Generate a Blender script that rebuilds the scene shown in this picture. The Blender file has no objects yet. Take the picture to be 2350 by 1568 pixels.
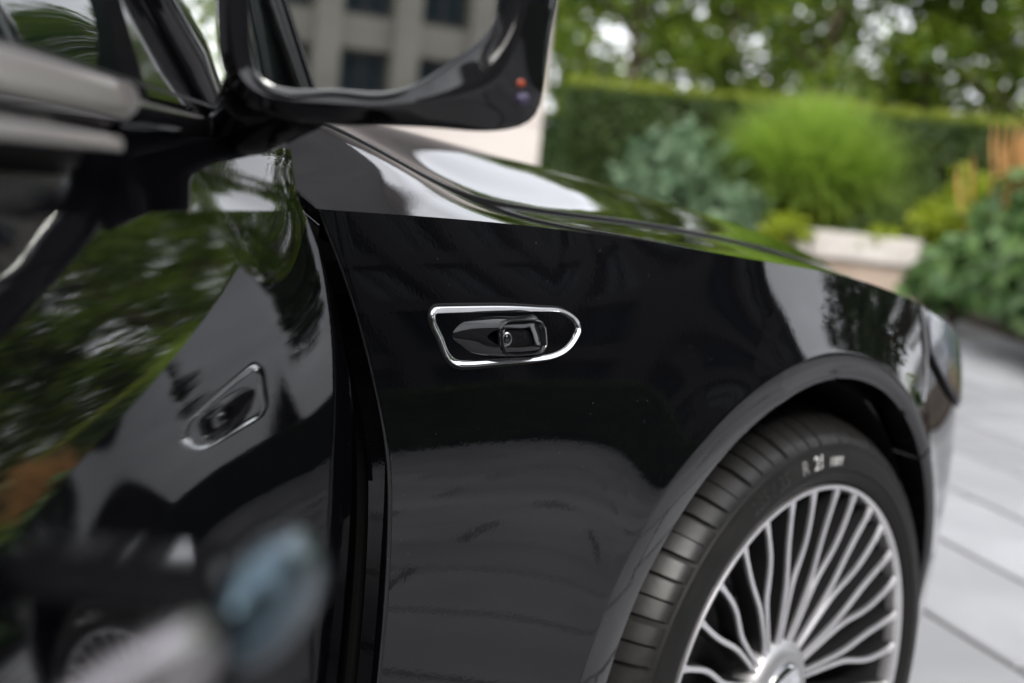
import bpy, bmesh, math, random
import numpy as np
from mathutils import Vector, Matrix

R = math.radians
sc = bpy.context.scene
col = sc.collection
rng = np.random.default_rng(7)
random.seed(7)

# ------------------------------------------------------------------ camera
# car frame: x forward, right side of the car at negative y, front wheel hub at x = 0, ground z = 0
az, pt, ro = R(47), R(8), R(5.5)
fw = Vector((math.sin(az) * math.cos(pt), math.cos(az) * math.cos(pt), -math.sin(pt)))
r0 = Vector((math.cos(az), -math.sin(az), 0)); u0 = r0.cross(fw)
rt = r0 * math.cos(ro) + u0 * math.sin(ro)
up = u0 * math.cos(ro) - r0 * math.sin(ro)
cam_d = bpy.data.cameras.new('camera'); cam = bpy.data.objects.new('camera', cam_d); col.objects.link(cam)
m = Matrix.Identity(4)
for i in range(3):
    m[i][0], m[i][1], m[i][2] = rt[i], up[i], -fw[i]
m.translation = Vector((-1.44, -1.7255, 1.012))
cam.matrix_world = m
cam_d.sensor_width = 36; cam_d.lens = 36 * 3000 / 2350
cam_d.clip_start = 0.01; cam_d.clip_end = 2000
cam_d.dof.use_dof = True; cam_d.dof.focus_distance = 1.13; cam_d.dof.aperture_fstop = 3.4
cam_d.dof.aperture_blades = 0
sc.camera = cam

# ------------------------------------------------------------------ sky, sun, exposure
SUN_EL, SUN_AZ = R(40), R(216)          # sun direction azimuth measured from +y towards +x
w = bpy.data.worlds.new('World'); sc.world = w; w.use_nodes = True
nt = w.node_tree; nt.nodes.clear()
def N(tree, kind, **kw):
    n = tree.nodes.new(kind)
    for k, v in kw.items():
        if k in n.inputs: n.inputs[k].default_value = v
        else: setattr(n, k, v)
    return n
out = N(nt, 'ShaderNodeOutputWorld'); bg = N(nt, 'ShaderNodeBackground'); bg.inputs['Strength'].default_value = 0.13
sky = N(nt, 'ShaderNodeTexSky'); sky.sky_type = 'NISHITA'; sky.sun_disc = False
sky.sun_elevation = SUN_EL; sky.sun_rotation = SUN_AZ; sky.air_density = 1.0; sky.dust_density = 3.0; sky.ozone_density = 1.0
hs = N(nt, 'ShaderNodeHueSaturation'); hs.inputs['Saturation'].default_value = 0.22
tc = N(nt, 'ShaderNodeTexCoord'); mp = N(nt, 'ShaderNodeMapping'); mp.inputs['Scale'].default_value = (1, 1, 2.2)
nz = N(nt, 'ShaderNodeTexNoise'); nz.inputs['Scale'].default_value = 2.1; nz.inputs['Detail'].default_value = 7; nz.inputs['Roughness'].default_value = 0.55
cr = N(nt, 'ShaderNodeMapRange'); cr.inputs['From Min'].default_value = 0.3; cr.inputs['From Max'].default_value = 0.72
cr.inputs['To Min'].default_value = 0.62; cr.inputs['To Max'].default_value = 1.25
cl = N(nt, 'ShaderNodeMix'); cl.data_type = 'RGBA'; cl.inputs[0].default_value = 0.62
cl.inputs[7].default_value = (8.6, 8.75, 9.3, 1)
ml = N(nt, 'ShaderNodeMix'); ml.data_type = 'RGBA'; ml.blend_type = 'MULTIPLY'; ml.inputs[0].default_value = 1.0
L = nt.links.new
L(tc.outputs['Generated'], mp.inputs[0]); L(mp.outputs[0], nz.inputs['Vector']); L(nz.outputs['Fac'], cr.inputs['Value'])
L(sky.outputs[0], hs.inputs['Color']); L(hs.outputs[0], cl.inputs[6]); L(cl.outputs[2], ml.inputs[6]); L(cr.outputs[0], ml.inputs[7])
L(ml.outputs[2], bg.inputs['Color']); L(bg.outputs[0], out.inputs['Surface'])

sd = bpy.data.lights.new('sun', 'SUN'); sd.energy = 1.1; sd.angle = R(14); sd.color = (1.0, 0.96, 0.9)
so = bpy.data.objects.new('sun', sd); col.objects.link(so)
sdir = Vector((math.sin(SUN_AZ) * math.cos(SUN_EL), math.cos(SUN_AZ) * math.cos(SUN_EL), math.sin(SUN_EL)))
so.rotation_euler = sdir.to_track_quat('Z', 'Y').to_euler()

sc.view_settings.view_transform = 'Standard'; sc.view_settings.look = 'None'
sc.view_settings.exposure = 1.38; sc.view_settings.gamma = 1
sc.cycles.use_denoising = True
sc.cycles.use_adaptive_sampling = True; sc.cycles.adaptive_threshold = 0.02
sc.cycles.max_bounces = 5; sc.cycles.diffuse_bounces = 2; sc.cycles.caustics_reflective = False; sc.cycles.caustics_refractive = False; sc.cycles.glossy_bounces = 5; sc.cycles.transmission_bounces = 4; sc.cycles.transparent_max_bounces = 4
sc.cycles.sample_clamp_indirect = 6

# ------------------------------------------------------------------ helpers
def tag(o, label=None, cat=None, group=None, kind=None):
    if label: o['label'] = label
    if cat: o['category'] = cat
    if group: o['group'] = group
    if kind: o['kind'] = kind
    return o

def link(name, me, mat=None, parent=None, smooth=True):
    o = bpy.data.objects.new(name, me); col.objects.link(o)
    if mat is not None and not me.materials: me.materials.append(mat)
    if parent is not None: o.parent = parent
    if smooth and len(me.polygons):
        me.polygons.foreach_set('use_smooth', np.ones(len(me.polygons), bool))
    return o

def empty(name, loc=(0, 0, 0), rz=0.0, parent=None):
    o = bpy.data.objects.new(name, None); col.objects.link(o)
    o.location = loc; o.rotation_euler = (0, 0, rz); o.empty_display_size = 0.1
    if parent: o.parent = parent
    return o

def mesh(name, V, F, N_=None):
    """V (n,3), F list/array of faces with the same number of corners (or mixed list)."""
    me = bpy.data.meshes.new(name)
    V = np.asarray(V, np.float32)
    if isinstance(F, np.ndarray):
        k = F.shape[1]; nf = len(F)
        me.vertices.add(len(V)); me.vertices.foreach_set('co', V.ravel())
        me.loops.add(nf * k); me.loops.foreach_set('vertex_index', F.astype(np.int32).ravel())
        me.polygons.add(nf); me.polygons.foreach_set('loop_start', np.arange(0, nf * k, k, dtype=np.int32))
        try: me.polygons.foreach_set('loop_total', np.full(nf, k, np.int32))
        except Exception: pass
        me.update(calc_edges=True); me.validate()
    else:
        me.from_pydata([tuple(v) for v in V], [], [tuple(f) for f in F]); me.update()
    if N_ is not None:
        me.polygons.foreach_set('use_smooth', np.ones(len(me.polygons), bool))
        me.normals_split_custom_set_from_vertices([tuple(n) for n in N_])
    return me

def gridF(nu, nv, off=0, flip=False, closed=False):
    i, j = np.meshgrid(np.arange(nu if closed else nu - 1), np.arange(nv - 1), indexing='ij')
    i2 = (i + 1) % nu
    a = i * nv + j; b = i2 * nv + j; c = i2 * nv + j + 1; d = i * nv + j + 1
    F = np.stack([a, d, c, b] if flip else [a, b, c, d], -1).reshape(-1, 4) + off
    return F

class Geo:
    """collects several grids / boxes into one mesh (one part)"""
    def __init__(s): s.V = []; s.F = []; s.n = 0
    def add(s, V, F):
        V = np.asarray(V, float).reshape(-1, 3)
        for f in F: s.F.append(tuple(int(q) + s.n for q in f))
        s.V.append(V); s.n += len(V); return s
    def grid(s, P, closed=False, flip=False):
        P = np.asarray(P, float); nu, nv = P.shape[:2]
        return s.add(P.reshape(-1, 3), gridF(nu, nv, 0, flip, closed))
    def box(s, c, d, rz=0.0, bev=0.0, M=None):
        bm = bmesh.new(); bmesh.ops.create_cube(bm, size=1)
        for v in bm.verts: v.co = Vector((v.co.x * d[0], v.co.y * d[1], v.co.z * d[2]))
        if bev: bmesh.ops.bevel(bm, geom=bm.edges[:], offset=bev, segments=2, affect='EDGES')
        T = Matrix.Translation(c) @ Matrix.Rotation(rz, 4, 'Z')
        if M is not None: T = M @ T
        bmesh.ops.transform(bm, matrix=T, verts=bm.verts)
        bm.verts.index_update()
        s.add([v.co[:] for v in bm.verts], [[v.index for v in f.verts] for f in bm.faces]); bm.free(); return s
    def tube(s, pts, rad, seg=8, cap=True):
        pts = [Vector(p) for p in pts]; rad = rad if hasattr(rad, '__len__') else [rad] * len(pts)
        rings = []; up_ = Vector((0, 0, 1))
        for i, p in enumerate(pts):
            t = (pts[min(i + 1, len(pts) - 1)] - pts[max(i - 1, 0)]).normalized()
            a = t.cross(up_ if abs(t.z) < 0.95 else Vector((1, 0, 0))).normalized(); b = t.cross(a)
            rings.append([p + (a * math.cos(q) + b * math.sin(q)) * rad[i] for q in np.linspace(0, 2 * math.pi, seg, endpoint=False)])
        V = [v[:] for r_ in rings for v in r_]; F = []
        for i in range(len(pts) - 1):
            for k in range(seg):
                F.append((i * seg + k, i * seg + (k + 1) % seg, (i + 1) * seg + (k + 1) % seg, (i + 1) * seg + k))
        if cap: F.append(tuple(range(seg))[::-1]); F.append(tuple((len(pts) - 1) * seg + k for k in range(seg)))
        return s.add(V, F)
    def prism(s, poly, z0, z1, M=None):
        n = len(poly); V = [(x, y, z0) for x, y in poly] + [(x, y, z1) for x, y in poly]
        if M is not None: V = [(M @ Vector(v))[:] for v in V]
        F = [tuple(range(n))[::-1], tuple(range(n, 2 * n))] + [(k, (k + 1) % n, n + (k + 1) % n, n + k) for k in range(n)]
        return s.add(V, F)
    def mesh(s, name):
        return mesh(name, np.concatenate(s.V), s.F)
    def build(s, name, mat, parent=None, smooth=False):
        return link(name, s.mesh(name), mat, parent, smooth)

def smooth_by_angle(o, deg=35):
    me = o.data
    me.polygons.foreach_set('use_smooth', np.ones(len(me.polygons), bool))
    me.set_sharp_from_angle(angle=R(deg))
    return o

# natural cubic spline
def spline(xs, ys):
    xs = np.asarray(xs, float); ys = np.asarray(ys, float); n = len(xs); h = np.diff(xs)
    A = np.zeros((n, n)); b = np.zeros((n,) + ys.shape[1:]); A[0, 0] = A[-1, -1] = 1
    for i in range(1, n - 1):
        A[i, i - 1] = h[i - 1]; A[i, i] = 2 * (h[i - 1] + h[i]); A[i, i + 1] = h[i]
        b[i] = 6 * ((ys[i + 1] - ys[i]) / h[i] - (ys[i] - ys[i - 1]) / h[i - 1])
    M = np.linalg.solve(A, b)
    def f(x):
        x = np.asarray(x, float); i = np.clip(np.searchsorted(xs, x) - 1, 0, n - 2); hh = h[i]
        xc = np.clip(x, xs[0] - 0.05, xs[-1] + 0.05)
        a = (xs[i + 1] - xc) / hh; c = (xc - xs[i]) / hh
        return a * ys[i] + c * ys[i + 1] + ((a**3 - a) * M[i] + (c**3 - c) * M[i + 1]) * hh**2 / 6
    return f

# ------------------------------------------------------------------ materials
def mat(name, color=(0.5, 0.5, 0.5), rough=0.5, metal=0.0, ior=1.5, spec=0.5, trans=0.0, coat=0.0, **kw):
    m_ = bpy.data.materials.new(name); m_.use_nodes = True
    b = m_.node_tree.nodes['Principled BSDF']
    b.inputs['Base Color'].default_value = (*color, 1); b.inputs['Roughness'].default_value = rough
    b.inputs['Metallic'].default_value = metal; b.inputs['IOR'].default_value = ior
    b.inputs['Specular IOR Level'].default_value = spec; b.inputs['Transmission Weight'].default_value = trans
    b.inputs['Coat Weight'].default_value = coat
    for k, v in kw.items(): b.inputs[k].default_value = v
    return m_
def bsdf(m_): return m_.node_tree.nodes['Principled BSDF']
def noise_color(m_, c1, c2, scale, detail=5, coord='Object', lo=0.3, hi=0.7, rough=0.6, rvar=None, bump=0.0, bscale=None, stretch=None):
    t = m_.node_tree; b = bsdf(m_)
    tcn = t.nodes.new('ShaderNodeTexCoord'); vec = tcn.outputs[coord]
    if stretch:
        mpn = t.nodes.new('ShaderNodeMapping'); mpn.inputs['Scale'].default_value = stretch
        t.links.new(vec, mpn.inputs[0]); vec = mpn.outputs[0]
    n = t.nodes.new('ShaderNodeTexNoise'); n.inputs['Scale'].default_value = scale; n.inputs['Detail'].default_value = detail; n.inputs['Roughness'].default_value = rough
    r_ = t.nodes.new('ShaderNodeValToRGB'); r_.color_ramp.elements[0].position = lo; r_.color_ramp.elements[1].position = hi
    r_.color_ramp.elements[0].color = (*c1, 1); r_.color_ramp.elements[1].color = (*c2, 1)
    t.links.new(vec, n.inputs['Vector']); t.links.new(n.outputs['Fac'], r_.inputs[0]); t.links.new(r_.outputs[0], b.inputs['Base Color'])
    if rvar:
        mr = t.nodes.new('ShaderNodeMapRange'); mr.inputs['To Min'].default_value = rvar[0]; mr.inputs['To Max'].default_value = rvar[1]
        t.links.new(n.outputs['Fac'], mr.inputs['Value']); t.links.new(mr.outputs[0], b.inputs['Roughness'])
    if bump:
        n2 = t.nodes.new('ShaderNodeTexNoise'); n2.inputs['Scale'].default_value = bscale or scale * 4; n2.inputs['Detail'].default_value = 4
        bu = t.nodes.new('ShaderNodeBump'); bu.inputs['Strength'].default_value = bump; bu.inputs['Distance'].default_value = 0.01
        t.links.new(vec, n2.inputs['Vector']); t.links.new(n2.outputs['Fac'], bu.inputs['Height']); t.links.new(bu.outputs[0], b.inputs['Normal'])
    return m_

# black metallic-free solid paint with clear gloss, a faint orange peel and sparse dust specks
PAINT = mat('black_car_paint', (0.0022, 0.0022, 0.0030), 0.02, ior=1.52)
t = PAINT.node_tree; b = bsdf(PAINT)
tcn = t.nodes.new('ShaderNodeTexCoord')
n = t.nodes.new('ShaderNodeTexNoise'); n.inputs['Scale'].default_value = 260; n.inputs['Detail'].default_value = 1
bu = t.nodes.new('ShaderNodeBump'); bu.inputs['Strength'].default_value = 0.02; bu.inputs['Distance'].default_value = 0.001
t.links.new(tcn.outputs['Object'], n.inputs['Vector']); t.links.new(n.outputs['Fac'], bu.inputs['Height']); t.links.new(bu.outputs[0], b.inputs['Normal'])
vo = t.nodes.new('ShaderNodeTexVoronoi'); vo.inputs['Scale'].default_value = 95; vo.inputs['Randomness'].default_value = 1
mr = t.nodes.new('ShaderNodeMapRange'); mr.inputs['From Min'].default_value = 0.028; mr.inputs['From Max'].default_value = 0.05
mr.inputs['To Min'].default_value = 1; mr.inputs['To Max'].default_value = 0
vo2 = t.nodes.new('ShaderNodeTexWhiteNoise'); gt = t.nodes.new('ShaderNodeMath'); gt.operation = 'GREATER_THAN'; gt.inputs[1].default_value = 0.6
mu = t.nodes.new('ShaderNodeMath'); mu.operation = 'MULTIPLY'
mx = t.nodes.new('ShaderNodeMix'); mx.data_type = 'RGBA'; mx.inputs[6].default_value = (0.0022, 0.0022, 0.0030, 1); mx.inputs[7].default_value = (0.10, 0.10, 0.10, 1)
t.links.new(tcn.outputs['Object'], vo.inputs['Vector']); t.links.new(vo.outputs['Distance'], mr.inputs['Value'])
t.links.new(vo.outputs['Color'], vo2.inputs['Vector']); t.links.new(vo2.outputs['Value'], gt.inputs[0])
t.links.new(mr.outputs[0], mu.inputs[0]); t.links.new(gt.outputs[0], mu.inputs[1]); t.links.new(mu.outputs[0], mx.inputs[0]); t.links.new(mx.outputs[2], b.inputs['Base Color'])

GLOSS = mat('gloss_black_plastic', (0.006, 0.006, 0.007), 0.06)
BLACK = mat('matt_black_plastic', (0.010, 0.010, 0.011), 0.55, spec=0.3)
SEAL = mat('black_rubber_seal', (0.006, 0.006, 0.006), 0.7, spec=0.2)
CHROME = mat('polished_chrome', (0.86, 0.87, 0.88), 0.05, metal=1.0)
SATIN = mat('satin_chrome', (0.60, 0.56, 0.54), 0.30, metal=1.0)
ALU = noise_color(mat('machined_silver_alloy', (0.62, 0.62, 0.63), 0.30, metal=0.9), (0.74, 0.73, 0.74), (0.84, 0.83, 0.84), 40, rvar=(0.24, 0.36))
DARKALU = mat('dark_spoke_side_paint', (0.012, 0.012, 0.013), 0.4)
RUBBER = noise_color(mat('tyre_rubber', (0.022, 0.021, 0.02), 0.5, spec=0.28), (0.005, 0.0048, 0.0045), (0.011, 0.0103, 0.0096), 26, rvar=(0.5, 0.72), bump=0.05, bscale=220)
TREAD = noise_color(mat('tyre_tread_rubber', (0.03, 0.029, 0.028), 0.42, spec=0.36), (0.008, 0.0078, 0.0076), (0.019, 0.0182, 0.0175), 34, rvar=(0.30, 0.5), bump=0.02, bscale=180)
PRINT = mat('tyre_letter_white', (0.55, 0.55, 0.53), 0.6)
DISC = mat('brake_disc_steel', (0.10, 0.10, 0.105), 0.4, metal=1.0)
GLASS = mat('tinted_side_glass', (0.006, 0.010, 0.009), 0.02, ior=1.52)
WSHIELD = mat('windscreen_glass', (0.010, 0.022, 0.018), 0.02, ior=1.52)
MIRROR = mat('mirror_silvering', (0.80, 0.82, 0.80), 0.0, metal=1.0)
LENSG = mat('headlight_clear_lens', (0.9, 0.92, 0.95), 0.02, trans=1.0, ior=1.3)
LAMP = mat('headlight_reflector', (0.55, 0.56, 0.68), 0.18, metal=1.0)
ORANGE = mat('orange_reflection_spot', (0.30, 0.05, 0.015), 0.25)
LILAC = mat('lilac_reflection_spot', (0.05, 0.04, 0.08), 0.12)
INTER = mat('dark_interior_leather', (0.015, 0.014, 0.013), 0.55)

# ------------------------------------------------------------------ ground: paved forecourt
PAVE_RZ = R(47 - 16.6)           # one joint direction, measured from +y towards +x
pd = np.array([math.sin(PAVE_RZ), math.cos(PAVE_RZ)]); pq = np.array([pd[1], -pd[0]])
STONE = noise_color(mat('grey_paving_stone', (0.36, 0.36, 0.37), 0.55), (0.235, 0.235, 0.245), (0.325, 0.325, 0.335), 1.7, detail=8, lo=0.32, hi=0.68, rvar=(0.42, 0.66), bump=0.15, bscale=60)
t = STONE.node_tree; rp_ = [n_ for n_ in t.nodes if n_.type == 'VALTORGB'][0]; ge_ = t.nodes.new('ShaderNodeNewGeometry'); oi_ = t.nodes.new('ShaderNodeObjectInfo')
ad_ = t.nodes.new('ShaderNodeMath'); ad_.operation = 'ADD'; fr_ = t.nodes.new('ShaderNodeMath'); fr_.operation = 'FRACT'; mr_ = t.nodes.new('ShaderNodeMapRange'); mr_.inputs['To Min'].default_value = .80; mr_.inputs['To Max'].default_value = 1.16
hv_ = t.nodes.new('ShaderNodeHueSaturation'); t.links.new(ge_.outputs['Random Per Island'], ad_.inputs[0]); t.links.new(oi_.outputs['Random'], ad_.inputs[1]); t.links.new(ad_.outputs[0], fr_.inputs[0]); t.links.new(fr_.outputs[0], mr_.inputs['Value'])
t.links.new(mr_.outputs[0], hv_.inputs['Value']); t.links.new(rp_.outputs[0], hv_.inputs['Color']); t.links.new(hv_.outputs[0], bsdf(STONE).inputs['Base Color'])
MORTAR = noise_color(mat('dark_joint_sand', (0.13, 0.125, 0.12), 0.9), (0.05, 0.049, 0.047), (0.09, 0.087, 0.083), 6)
gv = []
me = mesh('ground', [(-160, -160, -0.012), (160, -160, -0.012), (160, 160, -0.012), (-160, 160, -0.012)], np.array([[0, 1, 2, 3]]))
ground = tag(link('ground', me, MORTAR), kind='structure')
SL, SW, GAP = 0.95, 0.45, 0.024
def slab_mesh(dx, dy, name):
    g = Geo(); bv = 0.006
    x, y = dx / 2, dy / 2
    V = [(-x, -y, -0.012), (x, -y, -0.012), (x, y, -0.012), (-x, y, -0.012), (-x, -y, -bv), (x, -y, -bv), (x, y, -bv), (-x, y, -bv),
         (-x + bv, -y + bv, 0), (x - bv, -y + bv, 0), (x - bv, y - bv, 0), (-x + bv, y - bv, 0)]
    F = [(0, 1, 5, 4), (1, 2, 6, 5), (2, 3, 7, 6), (3, 0, 4, 7), (4, 5, 9, 8), (5, 6, 10, 9), (6, 7, 11, 10), (7, 4, 8, 11), (8, 9, 10, 11)]
    return V, F
SV, SF = slab_mesh(SW - GAP, SL - GAP, 'slab')
slab_me = mesh('paving_slab', SV, SF); slab_me.materials.append(STONE)
slab_rot = math.atan2(pd[1], pd[0]) - math.pi / 2
far = Geo(); ca, sa = math.cos(slab_rot), math.sin(slab_rot); nslab = 0
SVn = np.array(SV)
for i in range(-64, 80):
    for j in range(-32, 40):
        c = pq * (1.567 + (i + .5) * SW) + pd * (.13 + (j + .5 + .5 * (i % 2)) * SL)
        x, y = c
        if not (-18 < x < 24 and -20 < y < 20): continue
        dz = random.uniform(-0.0015, 0.0015)
        # the wedge of forecourt the photograph shows to the right of the nose, and a little around it
        rel = c - np.array([-1.44, -1.7255]); ang = math.degrees(math.atan2(rel[0], rel[1])); d = math.hypot(*rel)
        if 64 < ang < 74 and 2.2 < d < 11 or (x > 0.3 and 1.0 < d < 6 and 56 < ang < 78):
            o = bpy.data.objects.new('paving_slab', slab_me); col.objects.link(o); o.parent = ground
            o.location = (x, y, dz); o.rotation_euler = (0, 0, slab_rot); nslab += 1
        else:
            P = SVn.copy(); X = P[:, 0] * ca - P[:, 1] * sa + x; Y_ = P[:, 0] * sa + P[:, 1] * ca + y
            far.add(np.stack([X, Y_, P[:, 2] + dz], 1), SF)
o = far.build('paving_slabs_beyond', STONE, ground); o['kind'] = 'stuff'

# ------------------------------------------------------------------ the car
car = tag(empty('car', (0, 0, 0)), 'black glossy saloon car with its near front door open, seen along the front wing', 'car')

Yp = spline([-3.3, -2.2, -1.4, -.75, -.35, 0, .25, .45, .6, .7, .8], [-.90, -.945, -.955, -.955, -.950, -.942, -.923, -.885, -.830, -.775, -.700])
zcr = spline([-3.3, -1.9, -1.3, -.8, -.65, -.5, -.35, -.2, 0, .2, .4, .6, .8], [1.0, .985, .972, .957, .954, .948, .938, .925, .907, .876, .832, .776, .705])
ins = spline([.05, .12, .2, .3, .42, .54, .65, .75, .83, .90, .957], [.12, .075, .042, .019, .006, .001, 0, .0045, .0155, .033, .054])
AX, AZ, AR = -.048, .407, .381
def lipw(f): return np.interp(f, [0, .6, 1.6, 2.2, math.pi], [.054, .050, .032, .022, .020])   # width of the rolled lip, f from the rear
def S(x, z):
    x = np.asarray(x, float); z = np.asarray(z, float)
    zc = zcr(x); zeta = np.where(z > .5, .5 + (z - .5) * (.957 - .5) / (zc - .5), z)
    r = np.hypot(x - AX, np.maximum(z - AZ, 0)); f_ = math.pi - np.arctan2(np.maximum(z - AZ, 0), x - AX)
    t_ = np.maximum(r - AR - lipw(f_), 0)                       # distance from the edge of the flat arch lip
    fl = np.interp(f_, [0, .5, 1.25, math.pi], [.006, .009, .025, .025]) * np.exp(-(t_ / .060) ** 1.15) * np.clip((z - .2) / .3, 0, 1)
    # the door carries a rounder shoulder than the wing
    k_ = np.clip((-.765 - x) / .22, 0, 1); k_ = k_ * k_ * (3 - 2 * k_); dsh = .030 * np.clip((zeta - .70) / .257, 0, 1.2) ** 2 * k_
    kw = np.clip((x + .52) / .34, 0, 1); kw = kw * kw * (3 - 2 * kw)
    return Yp(x) + np.where(zeta > .65, ins(zeta) * (1 - .55 * kw), ins(zeta)) - fl + dsh
def Snorm(x, z, h=1e-3):
    dx = (S(x + h, z) - S(x - h, z)) / (2 * h); dz = (S(x, z + h) - S(x, z - h)) / (2 * h)
    n_ = np.stack([dx, -np.ones_like(dx), dz], -1)
    return n_ / np.linalg.norm(n_, axis=-1, keepdims=True)
ygap = spline([-.85, -.7, -.6, -.5, -.4, -.2, 0, .4, .6, .8], [-.585, -.655, -.703, -.737, -.750, -.757, -.759, -.750, -.705, -.60])
zgap = spline([-.85, -.7, -.6, -.5, -.4, -.2, 0, .2, .4, .6, .8], [1.062, 1.046, 1.015, .974, .958, .947, .930, .902, .862, .808, .742])
z5 = spline([-.85, -.6, -.4, -.2, 0, .2, .4, .6, .8, .9], [1.074, 1.052, 1.032, 1.010, .987, .962, .933, .895, .834, .79])
bulge = spline([-.85, -.6, -.4, -.1, .2, .5, .8], [-.004, -.005, -.003, .000, .002, .004, .004])
def H(x, y):
    """height of bonnet and wing tops: one natural cubic spline across the car at every x"""
    shp = np.shape(x); x = np.asarray(x, float).ravel(); y = np.asarray(y, float).ravel(); n_ = len(x)
    zc = zcr(x); yc = S(x, zc); a5 = z5(x); one = np.ones(n_)
    yg, zg = ygap(x), zgap(x); ym = yc * .5 + yg * .5; zm = zc * .5 + zg * .5 + bulge(x)
    K = np.stack([yc, ym, yg, -.5 * one, -.25 * one, 0 * one, .25 * one, .5 * one], 1)
    Vv_ = np.stack([zc, zm, zg, a5, a5 + .014, a5 + .018, a5 + .014, a5], 1); h = np.diff(K, axis=1); m_ = K.shape[1]
    A = np.zeros((n_, m_, m_)); B = np.zeros((n_, m_, 1)); A[:, 0, 0] = A[:, -1, -1] = 1
    for i in range(1, m_ - 1):
        A[:, i, i - 1] = h[:, i - 1]; A[:, i, i] = 2 * (h[:, i - 1] + h[:, i]); A[:, i, i + 1] = h[:, i]
        B[:, i, 0] = 6 * ((Vv_[:, i + 1] - Vv_[:, i]) / h[:, i] - (Vv_[:, i] - Vv_[:, i - 1]) / h[:, i - 1])
    M = np.linalg.solve(A, B)[:, :, 0]; r = np.arange(n_); i = np.clip((y[:, None] >= K).sum(1) - 1, 0, m_ - 2); hh = h[r, i]
    a_ = (K[r, i + 1] - y) / hh; c_ = (y - K[r, i]) / hh
    return (a_ * Vv_[r, i] + c_ * Vv_[r, i + 1] + ((a_**3 - a_) * M[r, i] + (c_**3 - c_) * M[r, i + 1]) * hh**2 / 6).reshape(shp)
def Hgrid(X, Y_, h=2e-3):
    Z = H(X, Y_); dx = (H(X + h, Y_) - H(X - h, Y_)) / (2 * h); dy = (H(X, Y_ + h) - H(X, Y_ - h)) / (2 * h)
    n_ = np.stack([-dx, -dy, np.ones_like(dx)], -1); n_ /= np.linalg.norm(n_, axis=-1, keepdims=True)
    return np.stack([X, Y_, Z], -1), n_
xedge = spline([.12, .45, .565, .63, .707, .76, .80, .855, .905, .957, 1.02], [-.745, -.735, -.733, -.733, -.735, -.739, -.747, -.761, -.775, -.790, -.800])

class NGeo:
    def __init__(s): s.V = []; s.N = []; s.F = []; s.n = 0
    def grid(s, P, Nn, flip=False, closed=False):
        nu, nv = P.shape[:2]; s.V.append(P.reshape(-1, 3)); s.N.append(Nn.reshape(-1, 3))
        s.F.append(gridF(nu, nv, s.n, flip, closed)); s.n += nu * nv
    def build(s, name, mat_, parent, fix=True):
        V = np.concatenate(s.V); Nn = np.concatenate(s.N); F = np.concatenate(s.F)
        # orient faces to agree with the given normals
        a = V[F[:, 1]] - V[F[:, 0]]; b_ = V[F[:, 3]] - V[F[:, 0]]; c_ = V[F[:, 2]] - V[F[:, 0]]
        fn = np.cross(a, c_) + np.cross(c_, b_); bad = (fn * Nn[F].mean(1)).sum(1) < 0
        F[bad] = F[bad][:, ::-1]
        me_ = mesh(name, V, F, None)
        if len(me_.vertices) == len(V):
            me_.polygons.foreach_set('use_smooth', np.ones(len(me_.polygons), bool))
            me_.normals_split_custom_set_from_vertices(Nn.tolist())
        return link(name, me_, mat_, parent)

def side_patch(g, xs, zs):                     # xs, zs 2-D arrays
    g.grid(np.stack([xs, S(xs, zs), zs], -1), Snorm(xs, zs))
ZB = .15
def lin(a, b, n): return np.linspace(0, 1, n)[:, None] * (b - a) + a
# --- fender ------------------------------------------------------
fen = NGeo()
XF = .268                                        # where the wing meets the headlamp
RR = AR + float(lipw(0)); RF = AR + float(lipw(math.pi))
v = np.linspace(0, 1, 70)
u = np.linspace(0, 1, 46)
zt = ZB + v * (.957 - ZB)
xl = xedge(zt)
xs = xl[None, :] + u[:, None] * ((AX - RR) - xl)[None, :]
zz = ZB + v[None, :] * (zcr(xs) - ZB)
side_patch(fen, xs, zz)
phi = np.linspace(math.pi, 0, 120); R1 = AR + lipw(math.pi - phi); cx = AX + R1 * np.cos(phi); base = AZ + R1 * np.sin(phi)
keep = cx <= XF + 1e-6; cx = cx[keep]; base = base[keep]
xs = np.repeat(cx[:, None], 40, 1); vv = np.linspace(0, 1, 40)
zz = base[:, None] + vv[None, :] * (zcr(cx) - base)[:, None]
side_patch(fen, xs, zz)
# top of the wing between shoulder crease and bonnet gap
def top_x(u_, v_): return (-.790 + v_ * .052) * (1 - u_) + .30 * u_
U, Vv = np.meshgrid(np.linspace(0, 1, 150), np.linspace(0, 1, 22), indexing='ij')
X = top_x(U, Vv); yc = S(X, zcr(X)); Yt = yc + Vv * (ygap(X) - .0032 - yc)
P, Nn = Hgrid(X, Yt); fen.grid(P, Nn)
# hem down into the bonnet gap
for side_ in (0,):
    Pg = P[:, -1]; dn = np.stack([Pg, Pg + np.array([0, .0015, -.003]), Pg + np.array([0, .002, -.03])], 1)
    nn = np.zeros_like(dn); nn[:, 0] = Nn[:, -1]; nn[:, 1:] = (0, 1, 0.2); fen.grid(dn, nn)
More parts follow.
